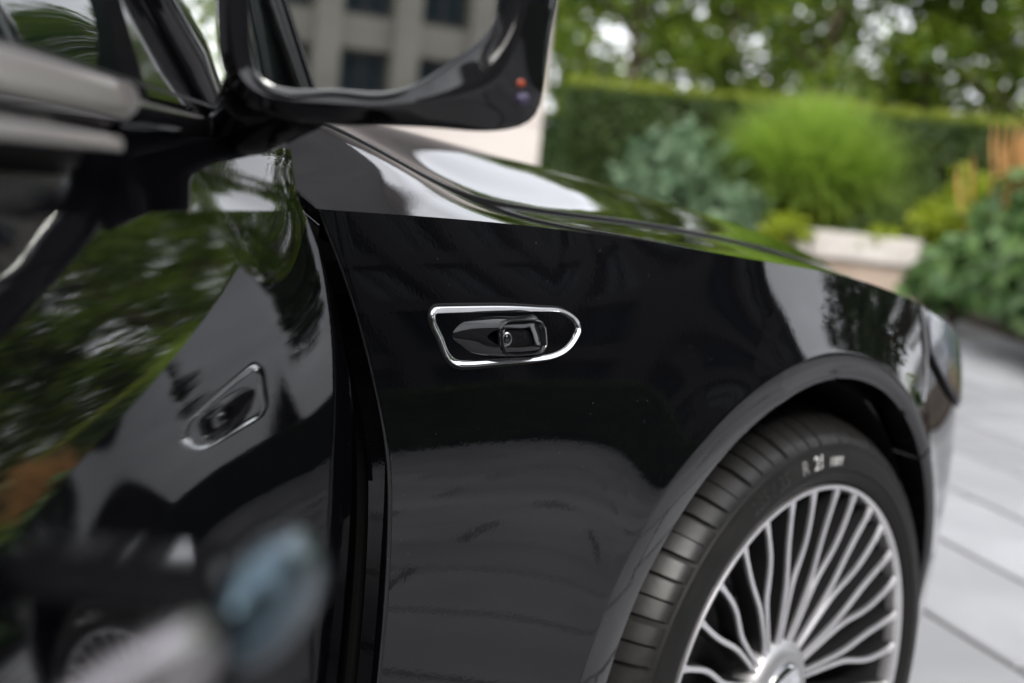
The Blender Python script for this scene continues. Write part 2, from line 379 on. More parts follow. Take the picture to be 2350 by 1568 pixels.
# hem at the door edge
zt2 = np.linspace(ZB, .957, 60); xe = xedge(zt2); ye = S(xe, zt2); ne = Snorm(xe, zt2)
dn = np.stack([np.stack([xe, ye, zt2], -1), np.stack([xe - .0022, ye + .003, zt2], -1), np.stack([xe + .001, ye + .008, zt2], -1), np.stack([xe + .004, ye + .035, zt2], -1)], 1)
nn = np.zeros_like(dn); nn[:, 0] = ne; nn[:, 1] = (-.8, -.6, 0); nn[:, 2] = (-1, 0, 0); nn[:, 3] = (-1, 0, 0); fen.grid(dn, nn)
Pe = P[0]; Ne = Nn[0]
dn = np.stack([Pe, Pe + np.array([-.002, 0, -.002]), Pe + np.array([0, 0, -.03])], 1); nn = np.zeros_like(dn); nn[:, 0] = Ne; nn[:, 1] = (-.9, 0, .4); nn[:, 2] = (-1, 0, 0); fen.grid(dn, nn)
fender = fen.build('front_wing', PAINT, car)
# --- rolled arch lip (wing and bumper share it) ---------------------
def lip_part(name, s0, s1, parent):
    path = []; ss_ = np.linspace(s0, s1, 90); LW = lipw(np.clip(ss_, 0, math.pi))[:, None]
    for s_ in ss_:
        if s_ < 0: path.append((AX - AR, AZ + s_, -1, 0))
        elif s_ > math.pi: path.append((AX + AR, AZ - (s_ - math.pi), 1, 0))
        else: path.append((AX - AR * math.cos(s_), AZ + AR * math.sin(s_), -math.cos(s_), math.sin(s_)))
    path = np.array(path); g = NGeo(); q = np.linspace(0, 1, 8)
    xs = path[:, 0:1] + path[:, 2:3] * LW * q; zs = path[:, 1:2] + path[:, 3:4] * LW * q
    dp = .0055; off = dp * (1 - q) ** 2.2; sl = 2.2 * dp * (1 - q) ** 1.2 / LW + .03
    P = np.stack([xs, S(xs, zs) + off, zs], -1)
    nb = Snorm(xs - 1.5e-3 * path[:, 2:3], zs - 1.5e-3 * path[:, 3:4]); rad = np.stack([path[:, 2:3] + 0 * q, 0 * xs, path[:, 3:4] + 0 * q], -1)
    n_ = nb - rad * sl[:, :, None]; n_ /= np.linalg.norm(n_, axis=-1, keepdims=True)
    g.grid(P, n_)
    P0 = P[:, 0]; r3 = rad[:, 0]
    d_ = np.stack([P0, P0 + np.array([0, .004, 0]) - r3 * .0006, P0 + np.array([0, .05, 0]) + r3 * .004], 1)
    g.grid(d_, np.stack([-r3, -r3, -r3], 1))
    return g.build(name, PAINT, parent)
lip_part('wheel_arch_lip', -.22, 2.42, fender)

# --- bumper corner and nose ----------------------------------------
bp = NGeo()
R1 = RF; phi = np.linspace(math.acos((XF + .003 - AX) / R1), 0, 40); cx = AX + R1 * np.cos(phi); base = AZ + R1 * np.sin(phi)
zhl = spline([.1, .27, .4, .55, .7, .82], [.75, .738, .69, .645, .62, .61])            # lower edge of the headlamp
xs = np.repeat(cx[:, None], 24, 1); vv = np.linspace(0, 1, 24)
zz = base[:, None] + vv[None, :] * (zcr(cx) - base)[:, None]
side_patch(bp, xs, zz)
xs, vv2 = np.meshgrid(np.linspace(AX + R1, .80, 60), np.linspace(0, 1, 60), indexing='ij')
zz = ZB + .02 + vv2 * (zcr(xs) - ZB - .02); side_patch(bp, xs, zz)
# nose: from the corner round to the centre line
s_, vv2 = np.meshgrid(np.linspace(0, 1, 40), np.linspace(0, 1, 40), indexing='ij')
zc8 = float(zcr(.8)); zz = ZB + .02 + vv2 * (zc8 + .03 * s_ - ZB - .02)
y8 = S(np.full_like(zz, .8), zz); x8 = .80 + .12 * np.sin(s_ * math.pi / 2) - (1 - np.cos(s_ * math.pi / 2)) * 0.01
Pn = np.stack([x8 - ins(np.clip(zz, .06, .95)) * s_, y8 * np.cos(s_ * math.pi / 2) ** 1.0, zz], -1)
gx = np.gradient(Pn, axis=0); gz = np.gradient(Pn, axis=1); nn = np.cross(gx, gz); nn /= np.linalg.norm(nn, axis=-1, keepdims=True) + 1e-9
if nn[5, 5, 1] > 0: nn = -nn
bp.grid(Pn, nn); Pm = Pn * np.array([1, -1, 1]); nm = nn * np.array([1, -1, 1]); bp.grid(Pm, nm)
bumper = bp.build('front_bumper', PAINT, car)
lip_part('wheel_arch_lip', 2.43, math.pi + .2, bumper)
# top cap ahead of the bonnet edge, both sides
tp = NGeo()
U, Vv = np.meshgrid(np.linspace(.303, .86, 60), np.linspace(0, 1, 16), indexing='ij')
Xc = np.minimum(U, .80); yc = S(Xc, zcr(Xc)); Yt = yc + Vv * (ygap(Xc) - .0022 - yc); P, Nn = Hgrid(Xc, Yt); P[..., 0] = U
keepn = P[:, 0, 0] <= .80; tp.grid(P[keepn], Nn[keepn])
tp.build('headlamp_top_panel', PAINT, bumper)

# --- bonnet --------------------------------------------------------
hd = NGeo()
U, Vv = np.meshgrid(np.linspace(0, 1, 110), np.linspace(-1, 1, 91), indexing='ij')
Vs = np.sign(Vv) * np.abs(Vv) ** 0.8
xr = -.735 + .14 * (1 - Vs ** 2)
X = xr + U * (.86 - xr); Xc = np.minimum(X, .80)
Yh = (ygap(Xc) + .0032) * Vs * -1
Yn = -np.abs(Yh); P, Nn = Hgrid(Xc, Yn)
P[..., 1] = Yh; Nn[..., 1] *= np.where(Yh > 0, -1, 1); P[..., 0] = X
P[..., 2] -= np.clip((X - .70) / .16, 0, 1) ** 2 * .05; P[..., 2] += .0030
hd.grid(P, Nn)
for k_, sg in ((0, 1), (-1, -1)):
    Pg = P[:, k_]; out_ = np.sign(Pg[:, 1:2]) * np.array([[0, 1, 0]])
    dn = np.stack([Pg, Pg - out_ * -.0012 + np.array([0, 0, -.003]), Pg + out_ * .001 + np.array([0, 0, -.03])], 1)
    nn = np.zeros_like(dn); nn[:, 0] = Nn[:, k_]; nn[:, 1:] = out_[:, None, :]; hd.grid(dn, nn)
Pf = P[-1]; dn = np.stack([Pf, Pf + np.array([.01, 0, -.03]), Pf + np.array([.02, 0, -.2])], 1); nn = np.zeros_like(dn); nn[:, 0] = Nn[-1]; nn[:, 1:] = (1, 0, .2); hd.grid(dn, nn)
Pf = P[0]; dn = np.stack([Pf, Pf + np.array([-.004, 0, -.005]), Pf + np.array([0, 0, -.03])], 1); nn = np.zeros_like(dn); nn[:, 0] = Nn[0]; nn[:, 1:] = (-1, 0, .2); hd.grid(dn, nn)
bonnet = hd.build('bonnet', PAINT, car)
for sg in (1, -1):
    xx_ = np.linspace(-.735, .78, 120); yy_ = ygap(xx_); zz_ = H(xx_, yy_); zz_ = zz_ - np.clip((xx_ - .70) / .16, 0, 1) ** 2 * .05
    ed = [(-.0034, -.012), (-.0034, -.0006), (.0018, -.0004), (.0022, .0027), (.0034, .0033), (.0040, -.002)]
    P0 = np.stack([np.stack([xx_, sg * (yy_ + a_), zz_ + b_], -1) for a_, b_ in ed], 1)
    g_ = Geo(); g_.grid(P0); smooth_by_angle(g_.build('bonnet_gap_shade', SEAL, car), 40)  # dark ribbon painted in as the shade of the bonnet gap
# far wing, mirrored (only its outline can be seen over the bonnet from elsewhere)
fm = NGeo()
U, Vv = np.meshgrid(np.linspace(-.79, .80, 90), np.linspace(0, 1, 12), indexing='ij')
yc = S(U, zcr(U)); Yt = yc + Vv * (ygap(U) - .0022 - yc); P, Nn = Hgrid(U, Yt); fm.grid(P * [1, -1, 1], Nn * [1, -1, 1])
for a_, b_ in ((-.79, AX - R1), (AX + R1, .80)):
    xs, vv2 = np.meshgrid(np.linspace(a_, b_, 30), np.linspace(0, 1, 40), indexing='ij'); zz = ZB + vv2 * (zcr(xs) - ZB)
    fm.grid(np.stack([xs, -S(xs, zz), zz], -1), Snorm(xs, zz) * [1, -1, 1])
phi = np.linspace(math.pi, 0, 50); cx = AX + R1 * np.cos(phi); base = AZ + R1 * np.sin(phi)
xs = np.repeat(cx[:, None], 20, 1); zz = base[:, None] + np.linspace(0, 1, 20)[None] * (zcr(cx) - base)[:, None]
fm.grid(np.stack([xs, -S(xs, zz), zz], -1), Snorm(xs, zz) * [1, -1, 1])
fm.build('far_wing', PAINT, car)

# --- black inner structure: wheel housing, hinge pillar, sill, under-bonnet floor -----------
g = Geo()
ph = np.linspace(-.5, math.pi + .5, 60)
ring = lambda rr, y: np.stack([AX - rr * np.cos(ph), np.full_like(ph, y), AZ - .01 + rr * np.sin(ph)], -1)
g.grid(np.stack([ring(AR + .004, -.905), ring(AR + .006, -.86), ring(AR + .006, -.58), ring(.02, -.58)], 1))
o = smooth_by_angle(g.build('wheel_housing', BLACK, car))
g = Geo()
g.box((-.655, -.80, .55), (.12, .19, .66)); g.box((-.74, -.79, .55), (.06, .13, .66))
g.box((-1.45, -.80, .22), (1.75, .22, .16)); g.build('hinge_pillar_and_sill', SEAL, car)
g = Geo(); g.box((-.05, 0, .72), (1.1, 1.2, .02)); g.box((-.66, 0, .6), (.04, 1.5, .78)); g.build('inner_body_panel', SEAL, car)
g = Geo(); g.tube([(-.752, -.800, .16), (-.752, -.860, .66), (-.764, -.850, .86)], .012, 8); smooth_by_angle(g.build('door_seal', SEAL, car), 60)

# --- wing ornament with the small camera pod --------------------------
OUT = [(-.6995, .8747), (-.6954, .8808), (-.686, .8827), (-.658, .8826), (-.6149, .8821), (-.5785, .8809), (-.5441, .8791), (-.5222, .8771), (-.5095, .8725), (-.4995, .8650), (-.4975, .8590),
       (-.5030, .8500), (-.5140, .8408), (-.5291, .8342), (-.5522, .8304), (-.5896, .8293), (-.6255, .8293), (-.6597, .8291), (-.6699, .8302), (-.6776, .8333), (-.6851, .8409), (-.6926, .8567)]
def closed_curve(pts, n=96):
    p = np.array(pts); m_ = len(p)
    idx = np.arange(-3, m_ + 4) % m_; q = p[idx]; d = np.r_[0, np.cumsum(np.hypot(*np.diff(q, axis=0).T))]
    fx = spline(d, q[:, 0]); fz = spline(d, q[:, 1]); t_ = np.linspace(d[3], d[3 + m_], n, endpoint=False)
    return np.stack([fx(t_), fz(t_)], -1)
def offset_curve(c, d, taper=True):
    tng = np.roll(c, -1, 0) - np.roll(c, 1, 0); tng /= np.linalg.norm(tng, axis=1, keepdims=True)
    nr = np.stack([-tng[:, 1], tng[:, 0]], -1); cen = c.mean(0)
    if ((c - cen) * nr).sum() > 0: nr = -nr                     # inward
    return c + nr * (d * (np.interp(c[:, :1], [-.60, -.50], [1.0, .5]) if taper else 1.0))
def on_side(c, lift): return np.stack([c[:, 0], S(c[:, 0], c[:, 1]) - lift, c[:, 1]], -1)
adj = lambda L_: [((x_ + .60) * .965 - .5945, (z_ - .856) * .97 + .8555) for x_, z_ in L_]
OUT = adj(OUT); oc = closed_curve(OUT)
badge = empty('wing_ornament', (0, 0, 0), parent=car)
rings = [on_side(offset_curve(oc, a_), l_) for a_, l_ in ((-.0022, .0004), (-.0016, .0011), (-.0003, .0012))]
g = Geo(); g.grid(np.stack(rings, 1), closed=True); smooth_by_angle(g.build('ornament_gasket', SEAL, badge), 60)
rings = [on_side(offset_curve(oc, a_), l_) for a_, l_ in ((0, .0006), (.0004, .0030), (.0012, .0038), (.0042, .0030), (.0056, .0018), (.0058, -.004))]
g = Geo(); g.grid(np.stack(rings, 1), closed=True); smooth_by_angle(g.build('ornament_chrome_frame', CHROME, badge), 50)
ic = offset_curve(oc, .0057); cen = ic.mean(0)
rings = [on_side(cen + (ic - cen) * s_, -.0035) for s_ in (1.0, .6, .02)]
g = Geo(); g.grid(np.stack(rings, 1), closed=True); smooth_by_angle(g.build('ornament_inner_panel', GLOSS, badge), 40)
POD = [(-.6797, .8575), (-.6739, .8633), (-.6645, .8679), (-.6396, .8715), (-.6136, .8726), (-.5772, .8722), (-.5583, .8713), (-.5503, .8558), (-.5487, .8387), (-.5644, .8349), (-.6085, .8347), (-.6351, .8368), (-.6545, .8414), (-.6688, .8487)]
POD = adj(POD); pc = closed_curve(POD, 72); cen = np.array([-.595, .854])
def pod_ring(s_, l_):
    c = cen + (pc - cen) * s_
    P_ = on_side(c, 0); ramp = np.clip((c[:, 0] + .685) / .10, 0, 1); ramp = ramp * ramp * (3 - 2 * ramp)
    P_[:, 1] = P_[:, 1] + .0035 - l_ * (0.45 + .55 * ramp); return P_
g = Geo(); g.grid(np.stack([pod_ring(s_, l_) for s_, l_ in ((1, 0), (.985, .0030), (.955, .0052), (.91, .0074), (.85, .0094), (.77, .0112), (.67, .0128), (.55, .0138), (.45, .0142))], 1), closed=True)
smooth_by_angle(g.build('camera_pod', GLOSS, badge), 60)
_q = np.linspace(0, 2 * math.pi, 64, endpoint=False)      # rounded rectangle
bc = np.stack([-.5845 + .0295 * np.sign(np.cos(_q)) * np.abs(np.cos(_q)) ** .45, .8535 + .0150 * np.sign(np.sin(_q)) * np.abs(np.sin(_q)) ** .5], -1); bcen = bc.mean(0)
def box_ring(s_, l_):
    P_ = on_side(bcen + (bc - bcen) * s_, 0); P_[:, 1] -= l_ - .0035; return P_
g = Geo(); g.grid(np.stack([box_ring(s_, l_) for s_, l_ in ((1.06, .010), (1.05, .0132), (1.02, .0146), (.97, .0148), (.93, .0136), (.90, .0110), (.84, .0098), (.6, .0104), (.3, .0110), (.02, .0112))], 1), closed=True)
smooth_by_angle(g.build('camera_bezel', GLOSS, badge), 45)
g = Geo(); LC = Vector((-.6095, float(S(-.6095, .8535)) - .0120, .8535)); ld = Vector((-.55, -.83, 0)).normalized()
la = ld.cross(Vector((0, 0, 1))).normalized(); lb = ld.cross(la)
def lring(r_, d_): return [(LC + ld * d_ + (la * math.cos(q) * .72 + lb * math.sin(q)) * r_)[:] for q in np.linspace(0, 2 * math.pi, 28, endpoint=False)]
g.grid(np.stack([np.array(lring(*q)) for q in ((.0062, -.002), (.0062, .0012), (.0050, .0018), (.0040, .0004))], 1), closed=True)
smooth_by_angle(g.build('camera_ring', mat('camera_ring_grey', (.22, .22, .23), .3, metal=.8), badge), 40)
g = Geo(); g.grid(np.stack([np.array(lring(*q)) for q in ((.0041, .0003), (.0030, .0012), (.0016, .0015), (.0001, .0016))], 1), closed=True); smooth_by_angle(g.build('camera_lens', GLASS, badge), 60)

# --- front wheel ---------------------------------------------------
HUB = Vector((0, 0, .365))
wheel = empty('front_wheel', (0, 0, 0), parent=car)
def revolve(prof, n=160, y_off=0.0):            # prof list of (r, y)
    th = np.linspace(0, 2 * math.pi, n, endpoint=False)
    return np.stack([np.stack([r_ * np.cos(th), np.full_like(th, y_ + y_off), HUB.z + r_ * np.sin(th)], -1) for r_, y_ in prof], 1)
g = Geo()
g.grid(revolve([(.279, -.918), (.282, -.929), (.288, -.9355), (.296, -.9385), (.2985, -.9375), (.300, -.9395), (.312, -.9390), (.322, -.9360), (.3285, -.9330), (.3305, -.9335), (.3325, -.9300), (.340, -.9195), (.349, -.9045), (.3560, -.887), (.3615, -.866), (.364, -.842), (.3655, -.80), (.365, -.74), (.361, -.70), (.345, -.672), (.30, -.665), (.27, -.68)]), closed=True)
smooth_by_angle(g.build('tyre', RUBBER, wheel), 40)
# tread blocks: shoulder row and centre ribs, one shared mesh each
NB = 84
def block_mesh(name, prof, w0, w1, skew=0.0):
    pr = np.array(prof); rows = []
    for k_, (r_, y_, h_) in enumerate(pr):
        f = k_ / (len(pr) - 1); a0 = -w0 + skew * f; a1 = w1 + skew * f
        for a_, hh in ((a0, 0), (a0 + .0012 / r_, h_), ((a0 + a1) / 2, h_), (a1 - .0012 / r_, h_), (a1, 0)):
            rows.append(((r_ + hh) * math.cos(a_), y_, (r_ + hh) * math.sin(a_)))
    P_ = np.array(rows).reshape(len(pr), 5, 3); me_ = mesh(name, P_.reshape(-1, 3), gridF(len(pr), 5))
    me_.materials.append(TREAD); me_.polygons.foreach_set('use_smooth', np.ones(len(me_.polygons), bool)); me_.set_sharp_from_angle(angle=R(38)); return me_
hw = math.pi / NB * .90
sh = block_mesh('tread_block', [(.3315, -.9318, -.002), (.3345, -.9285, .0030), (.3400, -.9205, .0050), (.3490, -.9060, .0060), (.3560, -.888, .0064), (.3612, -.868, .0068), (.3638, -.845, .0072), (.3648, -.822, .0072), (.3648, -.818, -.002)], hw, hw, .040)
ribs = block_mesh('tread_rib', [(.3655, -.806, -.002), (.3655, -.803, .0078), (.3652, -.755, .0076), (.3640, -.722, .0070), (.358, -.70, .004), (.356, -.698, -.002)], hw, hw, -.03)
for k in range(NB):
    for nm, me_, ph0 in (('tread_block', sh, 0), ('tread_rib', ribs, .6)):
        o = bpy.data.objects.new(nm, me_); col.objects.link(o); o.parent = wheel
        o.location = HUB; o.rotation_euler = (0, -(k + ph0 + .07 * math.sin(k * 2.3)) * 2 * math.pi / NB, 0)
# rim
g = Geo(); g.grid(revolve([(.279, -.920), (.2792, -.9310), (.2780, -.9335), (.2745, -.9335), (.2728, -.9310), (.2718, -.925), (.2700, -.912)]), closed=True)
smooth_by_angle(g.build('rim_flange', ALU, wheel), 40)
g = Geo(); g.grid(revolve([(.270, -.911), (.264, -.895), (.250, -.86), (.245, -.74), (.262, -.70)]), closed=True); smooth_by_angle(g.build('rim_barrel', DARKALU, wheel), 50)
# spokes: sixteen pairs
def spoke_pts(sgn):
    if sgn > 0: a_ = [(.2745, 5.15, None), (.24, 5.4, None), (.21, 5.2, None), (.18, 4.2, None), (.155, 3.0, None)]
    else: a_ = [(.2745, -5.15, None), (.24, -5.9, None), (.21, -6.3, None), (.18, -5.1, None), (.155, -3.2, None)]
    P_ = [(r_ * math.cos(R(d)), r_ * math.sin(R(d))) for r_, d, _ in a_]
    P_ += [(r_, sgn * s_) for r_, s_ in ((.130, .0060), (.100, .0048), (.070, .0042), (.050, .0040))]
    return np.array(P_)
def dish(r_): return -.9290 + .032 * (1 - np.clip(r_ / .265, 0, 1)) ** 1.15
def spoke_mesh(sgn):
    p = spoke_pts(sgn); d = np.r_[0, np.cumsum(np.hypot(*np.diff(p, axis=0).T))]
    fx, fy = spline(d, p[:, 0]), spline(d, p[:, 1]); s_ = np.linspace(0, d[-1], 30)
    c = np.stack([fx(s_), fy(s_)], -1); tn = np.gradient(c, axis=0); tn /= np.linalg.norm(tn, axis=1, keepdims=True); nr = np.stack([-tn[:, 1], tn[:, 0]], -1)
    rr = np.hypot(*c.T); wd = .0034 + .0 * rr; wd = np.where(rr > .255, .0034 + (rr - .255) * .14, wd); wd = np.where(rr < .14, .0034 - (.14 - rr) * .012, wd)
    yy = dish(rr); top, side = [], []
    for k_, (o_, dy) in enumerate(((-1.25, .030), (-1.12, .004), (-.86, 0), (0, -.0005), (.86, 0), (1.12, .004), (1.25, .030))):
        q = c + nr * (wd * o_)[:, None]; top.append(np.stack([q[:, 0], yy + dy, q[:, 1]], -1))
    P_ = np.stack(top, 1); F = gridF(30, 7); me_ = mesh('spoke', P_.reshape(-1, 3), F)
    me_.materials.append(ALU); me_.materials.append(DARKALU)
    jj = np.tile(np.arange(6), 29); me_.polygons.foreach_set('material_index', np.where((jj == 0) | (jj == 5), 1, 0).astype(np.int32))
    me_.polygons.foreach_set('use_smooth', np.ones(len(me_.polygons), bool)); me_.set_sharp_from_angle(angle=R(40)); return me_
sm = {1: spoke_mesh(1), -1: spoke_mesh(-1)}
for k in range(16):
    for sgn in (1, -1):
        o = bpy.data.objects.new('spoke', sm[sgn]); col.objects.link(o); o.parent = wheel
        o.location = HUB; o.rotation_euler = (0, -R(7.0 + 22.5 * k), 0)
# hub: conical boss with a bright cap
g = Geo(); g.grid(revolve([(.072, -.880), (.070, -.897), (.064, -.908), (.054, -.915), (.046, -.9165), (.040, -.9150), (.039, -.911)], 64), closed=True); smooth_by_angle(g.build('hub', mat('hub_silver_paint', (.40, .40, .41), .38, metal=.7), wheel), 40)
g = Geo(); g.grid(revolve([(.0395, -.910), (.038, -.9185), (.033, -.9215), (.020, -.9230), (.0005, -.9235)], 64), closed=True); smooth_by_angle(g.build('hub_cap', CHROME, wheel), 40)
g = Geo(); g.grid(revolve([(.200, -.805), (.200, -.80), (.11, -.80), (.105, -.83), (.07, -.84), (.0, -.84)], 96), closed=True); smooth_by_angle(g.build('brake_disc', DISC, wheel), 30)
g = Geo(); g.grid(revolve([(.262, -.775), (.20, -.77), (.05, -.77)], 64), closed=True); g.build('dust_shield', BLACK, wheel)
g = Geo()
for a0 in np.linspace(R(150), R(205), 8):
    g.box((.165 * math.cos(a0), -.815, HUB.z + .165 * math.sin(a0)), (.055, .075, .05), 0, .008)
smooth_by_angle(g.build('brake_caliper', mat('dark_caliper_paint', (.035, .035, .038), .3), wheel), 40)
# raised print on the tyre wall
def bent_text(txt, size, r0_, a_mid, mat_, name, h=.0009, shear=0.0):
    cu = bpy.data.curves.new(name, 'FONT'); cu.body = txt; cu.size = size; cu.align_x = 'CENTER'; cu.extrude = 0; cu.offset = size * .012; cu.resolution_u = 2; cu.shear = shear
    tmp = bpy.data.objects.new(name, cu); col.objects.link(tmp); dg = bpy.context.evaluated_depsgraph_get(); dg.update()
    me_ = bpy.data.meshes.new_from_object(tmp.evaluated_get(dg)); bpy.data.objects.remove(tmp)
    for v_ in me_.vertices:
        r_ = r0_ + v_.co.y; a_ = R(a_mid) - v_.co.x / r0_
        yy = np.interp(r_, [.298, .300, .312, .322, .3285, .335], [-.9385, -.9395, -.9390, -.9360, -.9330, -.928])
        v_.co = (r_ * math.cos(a_), yy - h, HUB.z + r_ * math.sin(a_))
    me_.update(); return link(name, me_, mat_, wheel, smooth=False)
bent_text('R', .0235, .3065, 100.4, mat('tyre_letter_grey', (.16, .16, .155), .55), 'tyre_print', shear=.12)
bent_text('21', .0235, .3065, 94.7, PRINT, 'tyre_print', shear=.12)
bent_text('100Y', .0155, .3065, 87.2, PRINT, 'tyre_print', shear=.12)
bent_text('285 / 35', .0235, .3065, 114.0, mat('tyre_letter_black', (.016, .0155, .015), .4), 'tyre_print', shear=.12)

# --- headlamp --------------------------------------------------------
hl = empty('headlamp', (0, 0, 0), parent=car)
U, Vv = np.meshgrid(np.linspace(0, 1, 30), np.linspace(0, 1, 16), indexing='ij')
def hl_xz(u_, v_):
    x_ = .285 + u_ * .50; top_ = zcr(x_) - .004; bot_ = spline([.285, .33, .40, .5, .62, .8], [.80, .772, .735, .70, .675, .66])(x_); return x_ + (1 - v_) * 0, bot_ + v_ * (top_ - bot_)
def hl_patch(u0, u1, v0, v1, lift, nu=24, nv=12):
    U, Vv = np.meshgrid(np.linspace(u0, u1, nu), np.linspace(v0, v1, nv), indexing='ij'); x_, z_ = hl_xz(U, Vv)
    return np.stack([x_, S(x_, z_) - lift, z_], -1), Snorm(x_, z_)
g = NGeo(); g.grid(*hl_patch(0, 1, 0, 1, .0012)); g.build('lamp_bowl', mat('lamp_bowl_silver', (.40, .41, .46), .22, metal=.8), hl)
for (u0, u1, v0, v1, m_) in ((.10, .42, .45, .92, LAMP), (.22, .6, .12, .55, mat('lamp_warm_reflector', (.75, .62, .42), .2, metal=1.0)), (.45, .75, .5, .85, mat('lamp_blue_filter', (.30, .34, .75), .12, metal=.6))):
    g = NGeo(); g.grid(*hl_patch(u0, u1, v0, v1, .004)); g.build('lamp_element', m_, hl)
g = NGeo(); g.grid(*hl_patch(0, 1, 0, 1, .0075)); g.build('lamp_lens', LENSG, hl)
# grey strip painted as light caught along the gap of wing, headlamp and bumper
pl = np.array([(.275, .862), (.279, .845), (.284, .806), (.278, .785), (.271, .764), (.262, .752), (.246, .735)])
g = Geo(); rows = []
for k_, (x_, z_) in enumerate(pl):
    wd = .0045 if k_ < 5 else .0022
    rows.append([(x_ - wd, float(S(x_ - wd, z_)) - .0006, z_), (x_ - wd * .5, float(S(x_ - wd * .5, z_)) - .0022, z_), (x_ + wd * .5, float(S(x_ + wd * .5, z_)) - .0022, z_), (x_ + wd, float(S(x_ + wd, z_)) - .0006, z_)])
g.grid(np.array(rows)); smooth_by_angle(g.build('joint_glint', mat('joint_glint_grey', (.30, .30, .31), .3, metal=.5), hl), 60)

# --- cabin seen over the wing: screen, pillar, roof, far side ----------------
g = NGeo()
U, Vv = np.meshgrid(np.linspace(0, 1, 30), np.linspace(-1, 1, 41), indexing='ij')
Xw = (-.755 + .14 * (1 - Vv ** 2)) * (1 - U) + (-1.52 + .08 * (1 - Vv ** 2)) * U; Yw = Vv * (.70 * (1 - U) + .56 * U); Zw = 1.035 + .02 * (1 - Vv ** 2) + U * .40 + .035 * np.sin(U * math.pi)
P = np.stack([Xw, Yw, Zw], -1); nn = np.cross(np.gradient(P, axis=0), np.gradient(P, axis=1)); nn /= np.linalg.norm(nn, axis=-1, keepdims=True); nn *= np.sign(nn[..., 2:3])
g.grid(P, nn); g.build('windscreen', WSHIELD, car)
for sg in (-1, 1):
    g = Geo()
    g.tube([(-.83, sg * .742, 1.045), (-.95, sg * .715, 1.145), (-1.15, sg * .665, 1.265), (-1.35, sg * .62, 1.365), (-1.55, sg * .595, 1.432), (-1.9, sg * .58, 1.468)], [.02, .032, .031, .03, .03, .03], 12)
    smooth_by_angle(g.build('screen_pillar', PAINT, car), 60)
    g = Geo(); g.tube([(-.83, sg * .722, 1.078), (-.95, sg * .690, 1.168), (-1.15, sg * .640, 1.290), (-1.35, sg * .598, 1.388), (-1.55, sg * .575, 1.452)], .008, 8)
    smooth_by_angle(g.build('pillar_trim', SATIN, car), 60)
g = NGeo()
U, Vv = np.meshgrid(np.linspace(0, 1, 30), np.linspace(-1, 1, 31), indexing='ij')
P = np.stack([-1.46 - U * 1.9, Vv * (.60 + .02 * np.sin(U * math.pi)), 1.455 + .045 * np.sin((U * .85 + .1) * math.pi) + .03 * (1 - Vv ** 2) - .12 * U ** 3], -1)
nn = np.cross(np.gradient(P, axis=0), np.gradient(P, axis=1)); nn /= np.linalg.norm(nn, axis=-1, keepdims=True); nn *= np.sign(nn[..., 2:3]); g.grid(P, nn); g.build('roof', PAINT, car)
# rear door, rear quarter and far side below the windows
g = NGeo()
for sg, x0, x1 in ((1, -1.895, -3.2), (-1, -.80, -3.2)):
    xs, vv2 = np.meshgrid(np.linspace(x0, x1, 50), np.linspace(0, 1, 40), indexing='ij'); zz = ZB + vv2 * (zcr(xs) + .03 - ZB)
    yy = S(xs, np.minimum(zz, zcr(xs))) + np.clip(zz - zcr(xs), 0, 1) * 1.2
    P = np.stack([xs, sg * yy, zz], -1); g.grid(P, Snorm(xs, np.minimum(zz, zcr(xs))) * [1, sg, 1])
g.build('rear_side_panel', PAINT, car)
for sg, x0, x1 in ((1, -1.90, -3.0), (-1, -.85, -3.0)):
    g = Geo(); xs = np.linspace(x0, x1, 14); tz = np.interp(xs, [-3.0, -2.6, -1.5, -.85], [1.33, 1.42, 1.425, 1.06]); zb_ = zcr(xs) + .03
    P = np.stack([np.stack([xs, -sg * (.86 + 0 * xs), zb_], -1), np.stack([xs, -sg * (.76 + 0 * xs), zb_ * .5 + tz * .5], -1), np.stack([xs, -sg * (.635 + 0 * xs), tz], -1)], 1)
    g.grid(P); smooth_by_angle(g.build('side_window', GLASS, car), 60)
# dashboard and seats, dark behind the glass
g = Geo(); g.box((-.98, 0, .93), (.5, 1.36, .16), 0, .04); smooth_by_angle(g.build('dashboard', INTER, car), 40)
for yy in (-.38, .38):
    g = Geo(); g.box((-1.75, yy, .52), (.52, .5, .2), 0, .06); g.box((-2.0, yy, .86), (.16, .48, .62), 0, .06); g.box((-2.05, yy, 1.22), (.1, .26, .18), 0, .04); smooth_by_angle(g.build('seat', INTER, car), 40)

# --- front door, swung open -----------------------------------------
TH = R(44); E0 = np.array([-.738, -.954]); E1 = np.array([-.748, -.925])
cT, sT = math.cos(TH), math.sin(TH)
def swing(P):
    P = np.asarray(P, float); q = P.copy(); dx = P[..., 0] - E0[0]; dy = P[..., 1] - E0[1]
    q[..., 0] = E1[0] + dx * cT - dy * sT; q[..., 1] = E1[1] + dx * sT + dy * cT; return q
def swingN(Nn):
    q = Nn.copy(); q[..., 0] = Nn[..., 0] * cT - Nn[..., 1] * sT; q[..., 1] = Nn[..., 0] * sT + Nn[..., 1] * cT; return q
class SGeo(Geo):
    def build(s, name, mat_, parent=None, smooth=False):
        return link(name, mesh(name, swing(np.concatenate(s.V)), s.F), mat_, parent, smooth)
XB = -1.885
zbelt = lambda x_: 1.000 + (-.738 - x_) * .030
YBELT = -.846
dr = NGeo()
v = np.linspace(0, 1, 70); zt = ZB + .02 + v * (.957 - ZB - .02); xl = xedge(zt) - .005
u = np.linspace(0, 1, 90)
xs = xl[None] + u[:, None] * (XB - xl)[None]; zz = ZB + .02 + v[None] * (zcr(xs) - ZB - .02)
dr.grid(swing(np.stack([xs, S(xs, zz), zz], -1)), swingN(Snorm(xs, zz)))
